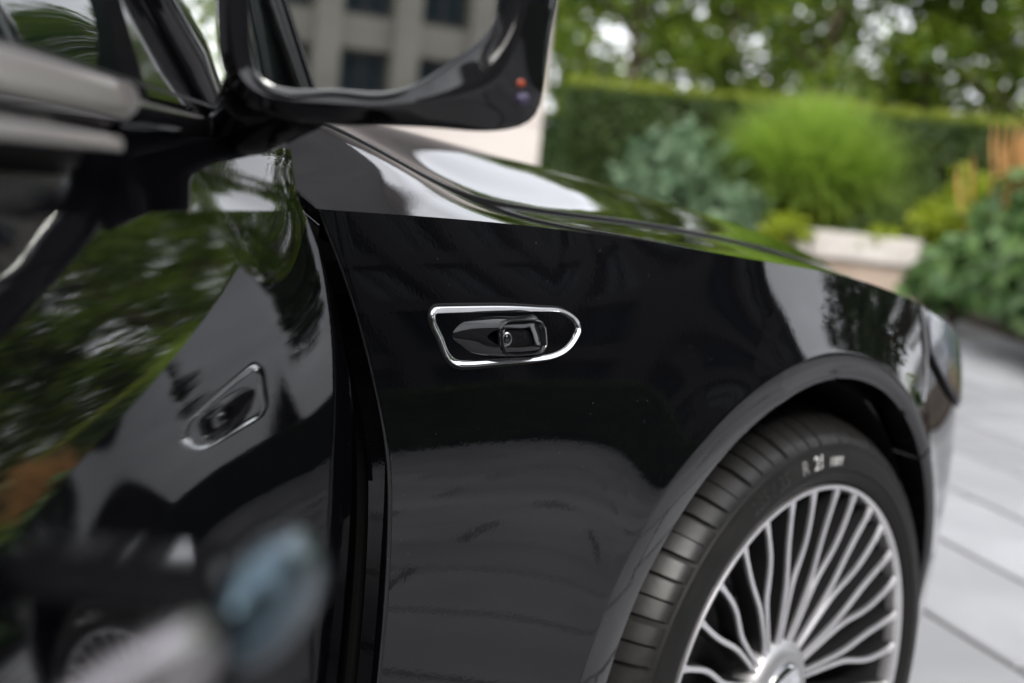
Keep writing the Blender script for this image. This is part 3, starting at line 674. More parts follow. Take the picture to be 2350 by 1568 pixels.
# shoulder above the crease up to the belt line
q = np.linspace(0, 1, 14)
xsh = np.linspace(-.797, XB, 80)[:, None] + 0 * q[None]
zc_ = zcr(xsh); yc_ = S(xsh, zc_); zb_ = zbelt(xsh)
ysh = yc_ + (.013 + .014 * np.clip((-.80 - xsh) / .25, 0, 1)) * (q + .25 * np.sin(q * math.pi / 1.0) * (1 - q))[None]; zsh = zc_ + (zb_ - zc_) * (q ** 1.0)[None]
P = np.stack([xsh, ysh, zsh], -1); nn = np.cross(np.gradient(P, axis=0), np.gradient(P, axis=1)); nn /= np.linalg.norm(nn, axis=-1, keepdims=True); nn *= -np.sign(nn[..., 1:2])
dr.grid(swing(P), swingN(nn))
# front hem and rear hem of the skin
for xx, sg in ((xl, 1), (np.full_like(zt, XB), -1)):
    ye = S(xx, zt); A0 = np.stack([xx, ye, zt], -1)
    dn = np.stack([A0, A0 + [.0025 * sg, .003, 0], A0 + [.001 * sg, .010, 0], A0 + [-.004 * sg, .05, 0]], 1); n0 = Snorm(xx, zt)
    nn = np.zeros_like(dn); nn[:, 0] = n0; nn[:, 1] = (.8 * sg, -.6, 0); nn[:, 2:] = (sg, 0, 0); dr.grid(swing(dn), swingN(nn))
door = dr.build('front_door', PAINT, car)
# inner door casing
g = SGeo(); g.box((-1.31, -.80, .55), (1.10, .08, .74), 0, .02); g.box((-1.31, -.815, .965), (1.04, .03, .06), 0, .008); smooth_by_angle(g.build('door_inner_panel', SEAL, door), 40)
for zh in (.42, .74):
    g = Geo(); g.box((-.735, -.845, zh), (.10, .035, .055), R(40), .008); smooth_by_angle(g.build('door_hinge', mat('hinge_dark_paint', (.02, .02, .022), .35), car), 40)
# belt-line strips
def strip(name, x0, x1, z_off0, z_off1, y0, y1, m_, n=40, bulge=.003):
    xs_ = np.linspace(x0, x1, n); rows = []
    for f, (bo) in ((0, 0), (.12, .8), (.3, 1.0), (.7, 1.0), (.88, .8), (1, 0)):
        rows.append(np.stack([xs_, y0 + (y1 - y0) * f - bulge * bo + 0 * xs_, zbelt(xs_) + z_off0 + (z_off1 - z_off0) * f], -1))
    g = SGeo(); g.grid(np.stack(rows, 1)); g.tube([(x0, (y0 + y1) / 2, float(zbelt(x0)) + (z_off0 + z_off1) / 2), (x0 + .006, (y0 + y1) / 2 + .004, float(zbelt(x0)) + (z_off0 + z_off1) / 2)], [abs(z_off1 - z_off0) * .5, .001], 10)
    return smooth_by_angle(g.build(name, m_, door), 50)
strip('belt_line_chrome', -1.10, XB, .0010, .0215, YBELT - .004, YBELT + .003, SATIN)
strip('belt_line_dark_reflection', -.90, -1.097, .0005, .0150, YBELT - .002, YBELT + .003, GLOSS)  # black strip stands in for a dark reflection in the belt chrome
strip('belt_line_chrome_reflection', -1.16, XB, -.0160, -.0085, -.866, -.860, SATIN, bulge=.002)  # strip stands in for the belt chrome mirrored in the door paint
strip('belt_line_seal', -.86, XB, .0220, .0260, YBELT + .004, YBELT + .012, SEAL, bulge=.001)
# window glass and frame
def wy(z_): return YBELT + .012 + (z_ - 1.0) * .40
def wtop(x_): return np.interp(x_, [-1.9, -1.5, -1.3, -1.1, -.95, -.86], [1.425, 1.412, 1.355, 1.245, 1.135, 1.060])
xs_ = np.linspace(-.93, XB + .03, 40); rows = []
for f in np.linspace(0, 1, 12):
    z_ = zbelt(xs_) + .018 + (wtop(xs_) - .035 - zbelt(xs_) - .018) * f; rows.append(np.stack([xs_, wy(z_) + .012 - .03 * f * (1 - f), z_], -1))
g = SGeo(); g.grid(np.stack(rows, 1)); smooth_by_angle(g.build('door_window', GLASS, door), 60)
g = SGeo(); fx = [-.815, -.86, -.95, -1.1, -1.3, -1.5, -1.7, XB]
g.tube([(x_, wy(float(wtop(x_)) if x_ < -.84 else 1.02), float(wtop(x_)) if x_ < -.84 else 1.015) for x_ in fx], [.02, .026, .022, .02, .02, .02, .02, .02], 10); g.tube([(XB, wy(1.02), 1.03), (XB, wy(1.2), 1.2), (XB, wy(1.42), 1.42)], .022, 8)
smooth_by_angle(g.build('window_frame', GLOSS, door), 60)
# black sail panel carrying the mirror
g = SGeo()
tri = [(-.800, 1.0), (-.87, 1.070), (-.965, 1.142), (-.985, 1.03), (-.985, 1.012), (-.86, 1.006)]
g.add([(x_, wy(z_) - .006, z_) for x_, z_ in tri] + [(x_, wy(z_) + .02, z_) for x_, z_ in tri], [tuple(range(6))] + [tuple(range(6, 12))[::-1]] + [(k, (k + 1) % 6, 6 + (k + 1) % 6, 6 + k) for k in range(6)])
smooth_by_angle(g.build('sail_panel', GLOSS, door), 30)
# pull handle, extended from the skin
g = SGeo()
HZ = .880
def hpro(x_): return np.interp(-x_, [1.38, 1.555], [.082, .046])        # the handle stands out more at its leading end
def lozenge(x0, x1, ry, rz_, dz, name, m_):
    g = SGeo(); rows = []
    for f in np.linspace(0, 1, 20):
        x_ = x0 + (x1 - x0) * f; e_ = max(math.sin(math.pi * min(max(f, .01), .99)), 0) ** .33; y0 = float(S(x_, HZ)) - hpro(x_)
        rows.append([(x_, y0 + ry * math.cos(q) * e_, HZ + dz + rz_ * math.sin(q) * e_) for q in np.linspace(0, 2 * math.pi, 18, endpoint=False)])
    g.grid(np.transpose(np.array(rows), (1, 0, 2)), closed=True); return smooth_by_angle(g.build(name, m_, door), 70)
lozenge(-1.462, -1.56, .009, .015, 0, 'door_handle', mat('handle_satin_chrome', (.30, .28, .29), .20, metal=1.0))
lozenge(-1.39, -1.452, .011, .019, -.002, 'handle_front_cap', mat('handle_cap_teal_reflection', (.07, .10, .12), .2, metal=.9))  # blue-grey colour stands in for the teal reflection on the handle
for x_ in (-1.42, -1.53):
    g = SGeo(); g.box((x_, float(S(x_, HZ)) - hpro(x_) * .4, HZ), (.026, hpro(x_) * .9, .016), 0, .005); smooth_by_angle(g.build('handle_stem', GLOSS, door), 40)

# --- door mirror -------------------------------------------------------
TU = np.array([-cT, -sT, 0]); TN = np.array([sT, -cT, 0])
MA = R(45); mm = np.array([-math.cos(MA), -math.sin(MA), 0]); mh = np.array([math.sin(MA), -math.cos(MA), 0])
M0 = np.array([-.967, -1.056, 0])
def mp_(s_, z_, k_): return M0 + mh * s_ + mm * k_ + np.array([0, 0, z_])
GL = [(-.0105, 1.120), (-.0105, 1.1051), (-.0084, 1.0746), (-.0057, 1.0568), (.0009, 1.0445), (.0118, 1.0403), (.0433, 1.0421), (.0697, 1.0428), (.0853, 1.0461), (.1005, 1.0541), (.1154, 1.066), (.1301, 1.0791), (.1382, 1.0915), (.1409, 1.1046), (.1408, 1.12), (.138, 1.145), (.125, 1.161), (.09, 1.168), (.03, 1.168), (.003, 1.160), (-.007, 1.144)]
gc = closed_curve(GL, 90); gcen = gc.mean(0)
def mring(c, k_): return np.array([mp_(s_, z_, k_) for s_, z_ in c])
g = Geo(); g.grid(np.stack([mring(gcen + (gc - gcen) * s_, 0) for s_ in (1.0, .5, .01)], 1), closed=True); link('mirror_glass', g.mesh('mirror_glass'), MIRROR, door, smooth=False)
HS = [(-.032, 1.120), (-.0322, 1.103), (-.0297, 1.0725), (-.0258, 1.0523), (-.0198, 1.0399), (-.0086, 1.0292), (.0076, 1.0237), (.0554, 1.0223), (.1083, 1.026), (.1559, 1.0306), (.1665, 1.0369), (.1712, 1.0518), (.1722, 1.0689), (.1733, 1.0923), (.1749, 1.1079), (.1747, 1.1233), (.171, 1.155), (.155, 1.178), (.11, 1.188), (.03, 1.189), (-.01, 1.180), (-.026, 1.158)]
hc = closed_curve(HS, 90)
# match starting angles
def resample(c, cen_):
    a_ = np.arctan2(c[:, 1] - cen_[1], c[:, 0] - cen_[0]); o_ = np.argsort(a_); a_ = a_[o_]; c = c[o_]
    t_ = np.linspace(-math.pi, math.pi, 120, endpoint=False)
    ex = np.r_[a_ - 2 * math.pi, a_, a_ + 2 * math.pi]; return np.stack([np.interp(t_, ex, np.tile(c[:, k], 3)) for k in (0, 1)], -1)
mc = np.array([.068, 1.105]); gr = resample(gc, mc); hr = resample(hc, mc)
g = Geo(); mix = lambda f: gr * (1 - f) + hr * f
g.grid(np.stack([mring(mix(f), k_) for f, k_ in ((-.02, -.001), (0.0, .004), (.10, .0065), (.30, .0105), (.42, .0125), (.50, .0115), (.62, .004), (.85, -.001), (1.0, -.012))], 1), closed=True)
smooth_by_angle(g.build('mirror_frame', GLOSS, door), 60)
g = Geo(); hcen = np.array([.072, 1.100])
def shell(f, k_): return mring(hcen + (hr - hcen) * f, k_)
g.grid(np.stack([shell(f, k_) for f, k_ in ((1.0, -.012), (1.01, -.016), (1.005, -.03), (.97, -.055), (.88, -.082), (.72, -.10), (.45, -.112), (.02, -.116))], 1), closed=True)
smooth_by_angle(g.build('mirror_housing', PAINT, door), 60)
g = Geo(); A0 = swing(np.array([-.865, YBELT - .004, 1.008])); B0 = mp_(.02, 1.034, -.05); C0 = mp_(-.01, 1.036, -.035)
g.tube([A0 + TU * -.02, A0, (A0 * .5 + B0 * .5) + np.array([0, 0, -.004]), B0], [.012, .018, .019, .020], 14); g.tube([A0, A0 * .4 + C0 * .6 + np.array([0, 0, .004]), C0], [.014, .016, .02], 12); smooth_by_angle(g.build('mirror_foot', GLOSS, door), 60)
g = Geo()
def disc(s_, z_, k_, rs, rz_, d=.004):
    a_ = np.linspace(0, 2 * math.pi, 24, endpoint=False)
    return np.stack([np.array([mp_(s_ + rs * f * math.cos(q), z_ + rz_ * f * math.sin(q), k_ + d * (1 - f * f)) for q in a_]) for f in (1, .7, .35, .01)], 1)
g.grid(disc(.1561, 1.0569, -.0005, .0052, .0046), closed=True); smooth_by_angle(g.build('orange_lamp_reflection', ORANGE, door), 60)  # orange disc painted as a lamp reflection on the mirror rim
g = Geo(); g.grid(disc(.1583, 1.0475, -.0005, .0055, .0046), closed=True); smooth_by_angle(g.build('lilac_lamp_reflection', LILAC, door), 60)  # lilac disc, likewise a lamp reflection put into colour

# ------------------------------------------------------------------ garden and buildings
def leaf_mat(name, c1, c2, trans=0.35, rough=0.5):
    m_ = bpy.data.materials.new(name); m_.use_nodes = True; t = m_.node_tree; t.nodes.clear()
    o_ = t.nodes.new('ShaderNodeOutputMaterial'); p_ = t.nodes.new('ShaderNodeBsdfPrincipled'); tr = t.nodes.new('ShaderNodeBsdfTranslucent'); mi = t.nodes.new('ShaderNodeMixShader')
    ge = t.nodes.new('ShaderNodeNewGeometry'); rp = t.nodes.new('ShaderNodeValToRGB')
    rp.color_ramp.elements[0].color = (*c1, 1); rp.color_ramp.elements[1].color = (*c2, 1)
    hs_ = t.nodes.new('ShaderNodeHueSaturation'); hs_.inputs['Value'].default_value = 1.7; hs_.inputs['Saturation'].default_value = 1.05
    p_.inputs['Roughness'].default_value = rough; p_.inputs['Specular IOR Level'].default_value = 0.35; mi.inputs[0].default_value = trans
    l_ = t.links.new
    l_(ge.outputs['Random Per Island'], rp.inputs[0]); l_(rp.outputs[0], p_.inputs['Base Color']); l_(rp.outputs[0], hs_.inputs['Color']); l_(hs_.outputs[0], tr.inputs['Color'])
    l_(p_.outputs[0], mi.inputs[1]); l_(tr.outputs[0], mi.inputs[2]); l_(mi.outputs[0], o_.inputs['Surface']); return m_
L_TREE = leaf_mat('tree_leaf_green', (.035, .075, .008), (.15, .205, .018), .42)
L_FAR = leaf_mat('far_foliage_leaf', (.08, .14, .012), (.26, .33, .028), .48)
L_TREE2 = leaf_mat('tree_leaf_dark', (.025, .05, .012), (.06, .10, .02), .3)
L_HEDGE = leaf_mat('hedge_leaf_green', (.03, .06, .014), (.085, .13, .028), .22)
L_HTIP = leaf_mat('hedge_top_pale_leaf', (.13, .18, .02), (.28, .31, .04), .35)  # paler yellow-green leaves for the hedge top
L_BLUE = leaf_mat('bluish_shrub_leaf', (.06, .12, .06), (.18, .26, .15), .25)
L_SHRUB = leaf_mat('broad_shrub_leaf', (.03, .08, .02), (.15, .24, .08), .25)
L_LIME = leaf_mat('lime_shrub_leaf', (.15, .22, .015), (.32, .36, .03), .35)
L_GRASS = leaf_mat('fountain_grass_blade', (.12, .21, .03), (.32, .43, .08), .38)
L_PLUME = leaf_mat('tan_grass_plume', (.42, .22, .07), (.62, .36, .14), .2)
BARK = noise_color(mat('tree_bark', (.09, .06, .04), .85), (.05, .035, .025), (.14, .10, .07), 9, stretch=(1, 1, .25), bump=.5)
SOIL = noise_color(mat('dark_bed_soil', (.05, .035, .025), .95), (.03, .022, .016), (.085, .06, .042), 9, bump=.6)
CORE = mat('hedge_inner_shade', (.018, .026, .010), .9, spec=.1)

def leaf_cloud(pts, size, nrm=None, jit=.9, asp=.55):
    n_ = len(pts); d = rng.normal(size=(n_, 3))
    if nrm is not None: d = d * jit + nrm
    d /= np.linalg.norm(d, axis=1, keepdims=True)
    a_ = np.cross(d, rng.normal(size=(n_, 3))); a_ /= np.linalg.norm(a_, axis=1, keepdims=True); b_ = np.cross(d, a_)
    s_ = (size * rng.uniform(.6, 1.25, n_))[:, None]
    V = np.stack([pts - a_ * s_ * .5, pts + b_ * s_ * asp * .5 + d * s_ * .1, pts + a_ * s_ * .5, pts - b_ * s_ * asp * .5 + d * s_ * .1], 1)
    return V.reshape(-1, 3), np.arange(n_ * 4).reshape(-1, 4)

def hedge(name, A, B, thick, h, dens, size, label, z0=0.0, m_=L_HEDGE, tips=True, group=None):
    A = np.array(A, float); B = np.array(B, float); L_ = np.linalg.norm(B - A); mid = (A + B) / 2; rz = math.atan2(*(B - A)[::-1])
    t_ = tag(empty(name, (*mid, z0), rz), label, 'hedge', group)
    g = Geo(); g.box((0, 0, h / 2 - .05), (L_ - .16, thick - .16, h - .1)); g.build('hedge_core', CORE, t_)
    pts = []; nr = []
    for (ax, sg, a_) in ((1, -1, L_ * h), (1, 1, L_ * h), (2, 1, L_ * thick), (0, 1, thick * h), (0, -1, thick * h)):
        k_ = int(a_ * dens); p = rng.uniform(-.5, .5, (k_, 3)) * [L_, thick, h]; p[:, 2] += h / 2; dim = (L_, thick, h)[ax]
        off = np.abs(rng.normal(0, .035, k_)) - .01
        lump = .03 * np.sin(p[:, 0] * 3.1 + 1) * np.cos(p[:, 2] * 4.3) + .02 * np.sin(p[:, 0] * 9 + p[:, 2] * 7)
        p[:, ax] = (sg * dim / 2 if ax < 2 else h) - sg * off + sg * lump; pts.append(p); q_ = np.zeros((k_, 3)); q_[:, ax] = sg; q_[:, 2] += .3; nr.append(q_)
    V, F = leaf_cloud(np.concatenate(pts), size, np.concatenate(nr) * 1.1); link('hedge_leaves', mesh('hedge_leaves', V, F), m_, t_)
    if tips:
        k_ = int(L_ * thick * dens * .7); p = rng.uniform(-.5, .5, (k_, 3)) * [L_, thick, 0]; p[:, 2] = h + np.abs(rng.normal(.02, .05, k_))
        V, F = leaf_cloud(p, size * 1.1, np.tile([0, 0, .6], (k_, 1))); link('hedge_tips', mesh('hedge_tips', V, F), L_HTIP, t_)
    return t_

def bush_pts(n_, rad, h, lumps=20, fill=.35):
    c = rng.normal(size=(lumps, 3)); c /= np.linalg.norm(c, axis=1, keepdims=True); c[:, 2] = np.abs(c[:, 2]); c = c * [rad * .55, rad * .55, h * .5] + [0, 0, h * .38]
    rr = rng.uniform(.20, .46, lumps); k_ = rng.integers(0, lumps, n_); d = rng.normal(size=(n_, 3)); d /= np.linalg.norm(d, axis=1, keepdims=True)
    rad_ = rng.uniform(fill, 1.04, n_)[:, None]; p = c[k_] + d * rad_ * rr[k_][:, None] * [rad, rad, h * .8]; p[:, 2] = np.maximum(p[:, 2], .02); return p, d
def bush(name, loc, rad, h, n_, size, m_, label, cat='shrub', group=None, asp=.6):
    t_ = tag(empty(name, loc, random.uniform(0, 6)), label, cat, group); p, d = bush_pts(n_, rad, h)
    V, F = leaf_cloud(p, size, d * .8 + [0, 0, .5], asp=asp); link('foliage', mesh('foliage', V, F), m_, t_)
    g = Geo()
    for k in range(6):
        a_ = k * 1.05; g.tube([(0, 0, 0), (.3 * rad * math.cos(a_), .3 * rad * math.sin(a_), h * .4), (.55 * rad * math.cos(a_ + .3), .55 * rad * math.sin(a_ + .3), h * .75)], [.014, .01, .005], 5)
    g.build('stem', BARK, t_); return t_

tree_cache = {}
def tree_meshes(kind):
    if kind in tree_cache: return tree_cache[kind]
    n_, H0, H1, rad, size, trunk_r = {'a': (4800, 1.9, 5.9, 2.0, .18, .12), 'b': (4200, 2.0, 6.2, 1.8, .18, .11), 'c': (11000, 1.4, 8.5, 2.9, .24, .18)}[kind]
    g = Geo(); top = H1 * .72
    g.tube([(0, 0, -.05), (.03, .02, H0 * .5), (-.03, .04, H0), (.05, -.03, top)], [trunk_r * 1.35, trunk_r, trunk_r * .8, trunk_r * .25], 9)
    cl_ = []
    nl = 22 if kind != 'c' else 34
    for k in range(nl):
        a_ = k * 2.4 + rng.uniform(-.3, .3); f = (k + .5) / nl; zz_ = H0 + .15 + (H1 - H0) * f * .92; rr_ = rad * (.35 + .65 * math.sin(math.pi * min(.12 + f * .86, 1))) * rng.uniform(.45, 1)
        c_ = np.array([rr_ * math.cos(a_), rr_ * math.sin(a_), zz_]); cl_.append(c_)
        g.tube([(0, 0, max(H0 * .75, zz_ - rr_ * .55)), tuple(c_ * [.5, .5, 1] + [0, 0, -rr_ * .18]), tuple(c_)], [trunk_r * .35, trunk_r * .2, trunk_r * .06], 5)
    cl_ = np.array(cl_); wt = .75 + .8 * np.arange(nl) / nl; k_ = rng.choice(nl, n_, p=wt / wt.sum()); d = rng.normal(size=(n_, 3)); d /= np.linalg.norm(d, axis=1, keepdims=True)
    p = cl_[k_] + d * (rng.uniform(0, 1, n_) ** .45)[:, None] * (rad * .36) * [1, 1, .62]
    V, F = leaf_cloud(p, size, np.tile([0, 0, .6], (n_, 1)), asp=.62)
    tree_cache[kind] = (g.mesh('trunk'), mesh('crown', V, F)); return tree_cache[kind]
def tree(loc, kind, rz, sc_, label, m_=L_TREE, group='trees behind the hedge'):
    t_ = tag(empty('tree', loc, rz), label, 'tree', group); t_.scale = (sc_, sc_, sc_)
    a_, b_ = tree_meshes(kind)
    if not a_.materials: a_.materials.append(BARK); b_.materials.append(m_); [x.polygons.foreach_set('use_smooth', np.ones(len(x.polygons), bool)) for x in (a_,)]
    for nm, me_ in (('trunk', a_), ('crown', b_)):
        o_ = bpy.data.objects.new(nm, me_); col.objects.link(o_); o_.parent = t_
    return t_

CAMXY = np.array([-1.44, -1.7255])
def at(az_deg, d): return CAMXY + d * np.array([math.sin(R(az_deg)), math.cos(R(az_deg))])

# hedge behind the planter
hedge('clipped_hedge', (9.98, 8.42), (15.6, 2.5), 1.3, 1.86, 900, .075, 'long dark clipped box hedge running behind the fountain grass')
hedge('clipped_hedge', tuple(at(33, 24)), tuple(at(50, 21)), 1.2, 1.7, 420, .10, 'paler far hedge just past the left end of the dark hedge', m_=L_SHRUB)
TL = ['young street tree far left, mostly behind the door mirror', 'tree beside the stone column above the end of the hedge', 'slim tree left of the middle behind the hedge', 'tree above the bluish shrub behind the hedge', 'tree with a dark upright trunk above the fountain grass', 'tree with a reddish trunk right of the fountain grass', 'tree at the right edge above the tan plumes', 'tree standing outside the frame to the right', 'back row tree left of the mirror tip', 'back row tree over the hedge middle', 'back row tree over the right half of the hedge', 'back row tree at the far right']
for k, (a_, d_, kd, s_) in enumerate(((36, 20, 'a', 1.0), (44.5, 21, 'b', 1.05), (51, 20.5, 'a', .98), (55, 22, 'b', 1.0), (59.2, 19, 'a', .98), (63.2, 19.5, 'b', 1.0), (68.2, 19, 'a', 1.05), (73, 20, 'b', 1.0), (40, 30, 'b', 1.2), (49, 31, 'a', 1.2), (57, 32, 'b', 1.25), (66, 31, 'a', 1.2))):
    x, y = at(a_, d_); tree((x, y, 0), kd, k * 1.3, s_, TL[k])

# loose far belt of foliage that fills the view under the crowns
n_ = 19000; a_ = rng.uniform(22, 88, n_); d_ = rng.uniform(33, 40, n_); zz_ = rng.gamma(2.2, .95, n_); lum = np.sin(a_ * 2.1) + np.sin(a_ * .83 + 2) + .8 * np.sin(a_ * 5.3 + zz_ * 1.4) + .6 * np.sin(zz_ * 2.7 + a_ * 1.1); kp = (lum > -.75) & (zz_ < 6.2 + .5 * np.sin(a_ * 1.3))
pt_ = np.stack([CAMXY[0] + d_ * np.sin(np.radians(a_)), CAMXY[1] + d_ * np.cos(np.radians(a_)), zz_], -1)[kp]
V, F = leaf_cloud(pt_, .34, np.tile([0, 0, .5], (len(pt_), 1)), asp=.65); tag(link('far_foliage', mesh('far_foliage', V, F), L_FAR), 'loose light green belt of far shrubs under the tree crowns', 'foliage', kind='stuff')

# raised planter: coping stones over a tan wall
COPING = noise_color(mat('pale_coping_stone', (.62, .58, .53), .75), (.54, .50, .45), (.68, .64, .60), 5, bump=.2)
TAN = noise_color(mat('tan_wall_stone', (.44, .34, .27), .85), (.37, .28, .215), (.50, .40, .325), 3, bump=.3)
A_ = np.array([8.10, 6.5]); B_ = np.array([9.14, 3.42]); dv = (B_ - A_) / np.linalg.norm(B_ - A_); nv_ = np.array([dv[1], -dv[0]]); nv_ = nv_ if nv_ @ (CAMXY - A_) > 0 else -nv_
pw = tag(empty('planter_wall', (*A_, 0), math.atan2(dv[1], dv[0])), 'low tan stone planter wall with pale coping in front of the fountain grass', 'wall')
Lw = np.linalg.norm(B_ - A_); g = Geo(); sgn_ = 1 if (np.array([-dv[1], dv[0]]) @ nv_) > 0 else -1
g.box((Lw / 2, -sgn_ * .16, .20), (Lw - .04, .26, .40)); g.build('wall_body', TAN, pw)
xx = 0.0
for k, ln in enumerate((.78, .78, .72, .93)):
    g = Geo(); g.box((xx + ln / 2 - .0, -sgn_ * .15, .515), (ln - (.05 if k == 2 else .012), .36, .23), 0, .012); xx += ln; smooth_by_angle(g.build('coping_stone', COPING, pw), 40)
soil = [A_ - nv_ * .25, B_ - nv_ * .25, B_ - nv_ * 5 + dv * 1.5, A_ - nv_ * 5]
g = Geo(); g.prism([tuple(p) for p in (soil if sgn_ < 0 else soil[::-1])], .02, .46); tag(g.build('planting_bed', SOIL), kind='structure')
K0 = np.array([9.95, 3.70]); K1 = np.array([4.6, -1.25]); kd_ = (K1 - K0) / np.linalg.norm(K1 - K0); kn = np.array([-kd_[1], kd_[0]]); kn = kn if kn @ (np.array([12., -3]) - K0) > 0 else -kn
g = Geo(); pl_ = [tuple(K0), tuple(K1), tuple(K1 + kn * 4), tuple(K0 + kn * 4)]; g.prism(pl_, -.005, .05); tag(g.build('planting_bed', SOIL), kind='structure')

# fountain grass
def grass_clump(name, loc, rad, h, n_, m_, label, droop=1.0, wid=.010):
    t_ = tag(empty(name, loc), label, 'ornamental grass')
    a_ = rng.uniform(0, 2 * math.pi, n_); lean = rng.uniform(.03, 1.0, n_) ** .8; r0_ = rng.uniform(0, .20, n_) * rad; ln_ = h * 1.2 * rng.uniform(.5, 1.12, n_) ** .8
    tw = rng.normal(0, .25, n_); sag = rng.uniform(.8, 1.25, n_) * droop; rows = []; px_, pz_ = r0_.copy(), np.zeros(n_); prev = 0
    for s1 in np.linspace(0, 1, 6):
        ph_ = lean * (.30 + 1.75 * ((s1 + prev) / 2) ** 1.15) * sag; px_ = px_ + np.sin(ph_) * ln_ * (s1 - prev) * rad / h * .9; pz_ = pz_ + np.cos(ph_) * ln_ * (s1 - prev); prev = s1
        dx, dy = np.cos(a_ + tw * s1), np.sin(a_ + tw * s1); w_ = wid * (1 - s1) ** .6 + .001; px, py = px_ * dx, px_ * dy; z_ = np.maximum(pz_, .01)
        rows.append(np.stack([np.stack([px - dy * w_, py + dx * w_, z_], -1), np.stack([px + dy * w_, py - dx * w_, z_], -1)], 1))
    P_ = np.stack(rows, 1)                       # n, 6, 2, 3
    base = np.arange(n_)[:, None] * 12; q = np.stack([np.stack([base[:, 0] + 2 * k, base[:, 0] + 2 * k + 1, base[:, 0] + 2 * k + 3, base[:, 0] + 2 * k + 2], -1) for k in range(5)], 1).reshape(-1, 4)
    link('blades', mesh('blades', P_.reshape(-1, 3), q), m_, t_); return t_
grass_clump('fountain_grass', (9.70, 4.98, .42), 1.30, 1.20, 7500, L_GRASS, 'big rounded bright green fountain grass mound above the planter wall', wid=.012)

bush('shrub', (8.95, 5.80, .42), .95, .92, 1900, .19, L_BLUE, 'bluish green leafy shrub left of the fountain grass')
bush('shrub', (8.65, 5.10, .42), .50, .50, 500, .16, L_BLUE, 'small bluish shrub tucked under the left of the fountain grass')
bush('shrub', (8.62, 4.50, .44), .30, .30, 380, .10, L_LIME, 'small lime shrub behind the left coping stones')
bush('shrub', (9.12, 3.86, .44), .22, .26, 240, .10, L_LIME, 'tiny lime sprig above the right coping stones')
bush('shrub', (9.50, 3.45, .30), .55, .62, 1100, .11, L_LIME, 'yellow green shrub beyond the right end of the planter wall')
bush('shrub', (8.95, 2.35, .05), .78, 1.05, 1500, .21, L_SHRUB, 'broad leaved green shrub at the right edge beside the planter wall')
bush('shrub', (8.30, 2.72, .03), .55, .62, 800, .21, L_SHRUB, 'low broad leaved shrub spilling over the paving edge')
bush('shrub', (7.55, 1.72, .03), .66, .80, 1000, .21, L_SHRUB, 'broad leaved shrub nearest the paving at the right frame edge')
bush('shrub', (9.6, 2.3, .05), .6, 1.15, 1300, .12, L_LIME, 'yellow green shrub below the tan plumes')
bush('shrub', (10.4, 3.6, .3), .6, .9, 1200, .13, L_LIME, 'yellow green shrub right behind the fountain grass')
for k, (x, y, h_) in enumerate(((6.9, 1.05, .85), (6.3, .45, .75), (8.3, .9, 1.25), (7.5, .1, 1.2), (9.6, 1.2, 1.5))):
    bush('shrub', (x, y, .03), .68, h_, 900, .21, L_SHRUB, 'broad leaved shrub number %s along the bed beyond the right frame edge' % ('one', 'two', 'three', 'four', 'five')[k], group='shrubs beyond the right frame edge')
# tan feather reed plumes
t_ = tag(empty('feather_reed_grass', (9.08, 2.52, .3)), 'upright tan feathery plumes at the right edge', 'ornamental grass'); VV, FF, n0 = [], [], 0
g = Geo()
for k in range(170):
    a_ = rng.uniform(0, 6.28); r_ = abs(rng.normal(0, .15)); x, y = r_ * math.cos(a_) * 1.1, r_ * math.sin(a_) * 1.1; lx, ly = x * .4 + rng.normal(0, .06), y * .4 + rng.normal(0, .06); h_ = rng.uniform(1.05, 1.55) - r_ * .6
    g.tube([(x, y, 0), (x + lx * .4, y + ly * .4, h_ * .55), (x + lx * .7, y + ly * .7, h_ * .7), (x + lx * .9, y + ly * .9, h_ * .85), (x + lx, y + ly, h_)], [.003, .004, .013, .015, .002], 5)
g.build('plume', L_PLUME, t_)
grass_clump('feather_reed_base', (9.15, 2.42, .05), .5, .9, 500, L_GRASS, 'green blades at the foot of the tan plumes', wid=.008)

# stone column between car and garden
CREAM = noise_color(mat('cream_column_stone', (.68, .62, .58), .7), (.63, .57, .53), (.73, .67, .63), 2.2, detail=8, bump=.08)
ca_ = at(43.6, 10.4); sc_col = tag(empty('stone_pier', (*ca_, 0), -R(43.6 - 2)), 'pale cream stone pier showing between the door mirror and the bonnet', 'column')
g = Geo()
for k in range(4):
    g = Geo(); g.box((0, .35, .645 + k * 1.285), (1.36, .9, 1.28), 0, .006); smooth_by_angle(g.build('stone_block', CREAM, sc_col), 40)

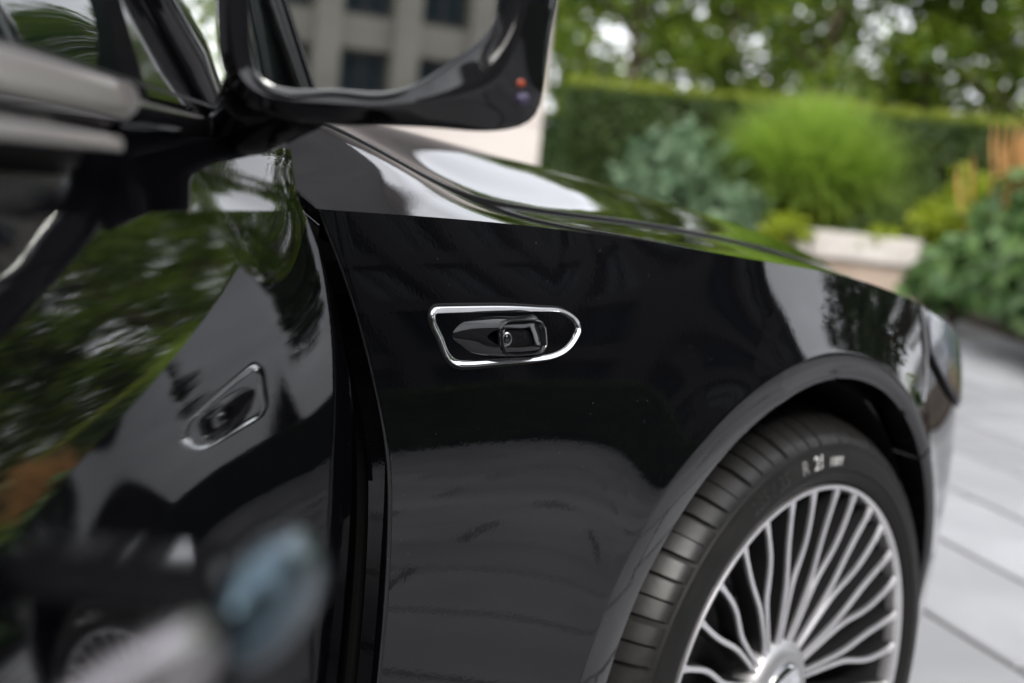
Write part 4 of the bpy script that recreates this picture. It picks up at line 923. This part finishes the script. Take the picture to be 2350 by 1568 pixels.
# office building behind the photographer (it shows in the mirror)
FACADE = noise_color(mat('beige_facade_stone', (.20, .185, .155), .8), (.17, .157, .13), (.23, .213, .18), 1.2, detail=7, bump=.1)
PANE = mat('dark_office_pane', (.02, .03, .035), .03, ior=1.6)
WFR = mat('dark_window_frame', (.03, .03, .03), .4)
def office(loc, rz, nx, nz, label, bay=1.6, st=2.75, mfac=FACADE, first=0.4):
    t_ = tag(empty('office_building', loc, rz), label, 'building')
    W_ = nx * bay; g = Geo(); g.box((0, 3.0, nz * st / 2 + .3), (W_, 5.2, nz * st + .6)); g.build('wall', mfac, t_)
    pil = Geo(); pil.box((0, 0, 0), (.52, .42, nz * st + .6)); pm = pil.mesh('pilaster'); pm.materials.append(mfac)
    for i in range(nx + 1):
        o_ = bpy.data.objects.new('pilaster', pm); col.objects.link(o_); o_.parent = t_; o_.location = (-W_ / 2 + i * bay, .22, nz * st / 2 + .3)
    sp_ = Geo(); sp_.box((0, 0, 0), (W_, .26, .62)); sm_ = sp_.mesh('spandrel'); sm_.materials.append(mfac)
    for k in range(nz + 1):
        o_ = bpy.data.objects.new('spandrel', sm_); col.objects.link(o_); o_.parent = t_; o_.location = (0, .28, k * st + .31)
    wf = Geo(); ww, wh = bay - .54, st - .64
    for c_, d_ in (((0, 0, wh / 2 - .05), (ww, .1, .1)), ((0, 0, -wh / 2 + .05), (ww, .1, .1)), ((-ww / 2 + .05, 0, 0), (.1, .1, wh - .2)), ((ww / 2 - .05, 0, 0), (.1, .1, wh - .2)), ((0, 0, 0), (.07, .1, wh - .2))): wf.box(c_, d_)
    wm = wf.mesh('window'); wm.materials.append(WFR); pg = Geo(); pg.box((0, .05, 0), (ww - .1, .02, wh - .1)); pm2 = pg.mesh('pane'); pm2.materials.append(PANE)
    for i in range(nx):
        for k in range(nz):
            o_ = bpy.data.objects.new('window', wm); col.objects.link(o_); o_.parent = t_; o_.location = (-W_ / 2 + (i + .5) * bay, .34, k * st + .62 + wh / 2)
            p_ = bpy.data.objects.new('pane', pm2); col.objects.link(p_); p_.parent = o_
    return t_
office((-19.0, -19.0, 0), R(108), 18, 7, 'beige stone office block with dark windows mirrored in the door mirror')
# dense trees and a hedge across the forecourt on the right (seen in the paintwork)
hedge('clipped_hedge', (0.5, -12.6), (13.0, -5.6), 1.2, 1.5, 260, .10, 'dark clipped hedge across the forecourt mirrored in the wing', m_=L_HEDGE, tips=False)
DARKST = noise_color(mat('dark_facade_stone', (.05, .048, .047), .7), (.04, .038, .037), (.06, .057, .056), 1.1, detail=6)
office((4.6, -14.9, 0), R(200), 16, 4, 'unseen dark stone office block added across the forecourt to blacken the wing reflection', mfac=DARKST)  # unseen block, added to keep the wing side reflection black
RT = ['tall dense tree %s, across the forecourt' % q for q in ('beside the shrub bed', 'at the far corner of the dark office block')]
for k, (x, y) in enumerate(((13.4, -2.4), (19.5, -5.6))):
    tree((x, y, 0), 'c', k * 1.7, rng.uniform(.85, 1.05), RT[k], L_TREE2, 'trees across the forecourt')

# unseen canopy added to grey the wing-top reflection; rests on the stone pier
cn = tag(empty('added_canopy', (0, 0, 0)), 'flat grey unseen canopy added for the wing reflection, resting on the cream stone pier', 'canopy')
SOFFIT = noise_color(mat('grey_soffit_panel', (.55, .55, .58), .5), (.50, .50, .53), (.60, .60, .63), 1.5)
g = Geo(); g.box((-.25, 5.9, 5.40), (13.3, 6.8, .46), 0, .02); g.build('canopy_slab', CREAM, cn)
for i in range(7):
    for j in range(3):
        g = Geo(); g.box((-5.90 + i * 1.88, 3.66 + j * 2.24, 5.156), (1.86, 2.22, .02)); g.build('soffit_panel', SOFFIT, cn)
pr2 = tag(empty('stone_pier', (-5.4, 7.2, 0)), 'unseen cream stone pier behind the car, added to hold the added canopy', 'column')  # out of view, added only to carry the added canopy
for k in range(4):
    g = Geo(); g.box((0, 0, .645 + k * 1.285), (1.3, 1.1, 1.28), 0, .006); smooth_by_angle(g.build('stone_block', CREAM, pr2), 40)
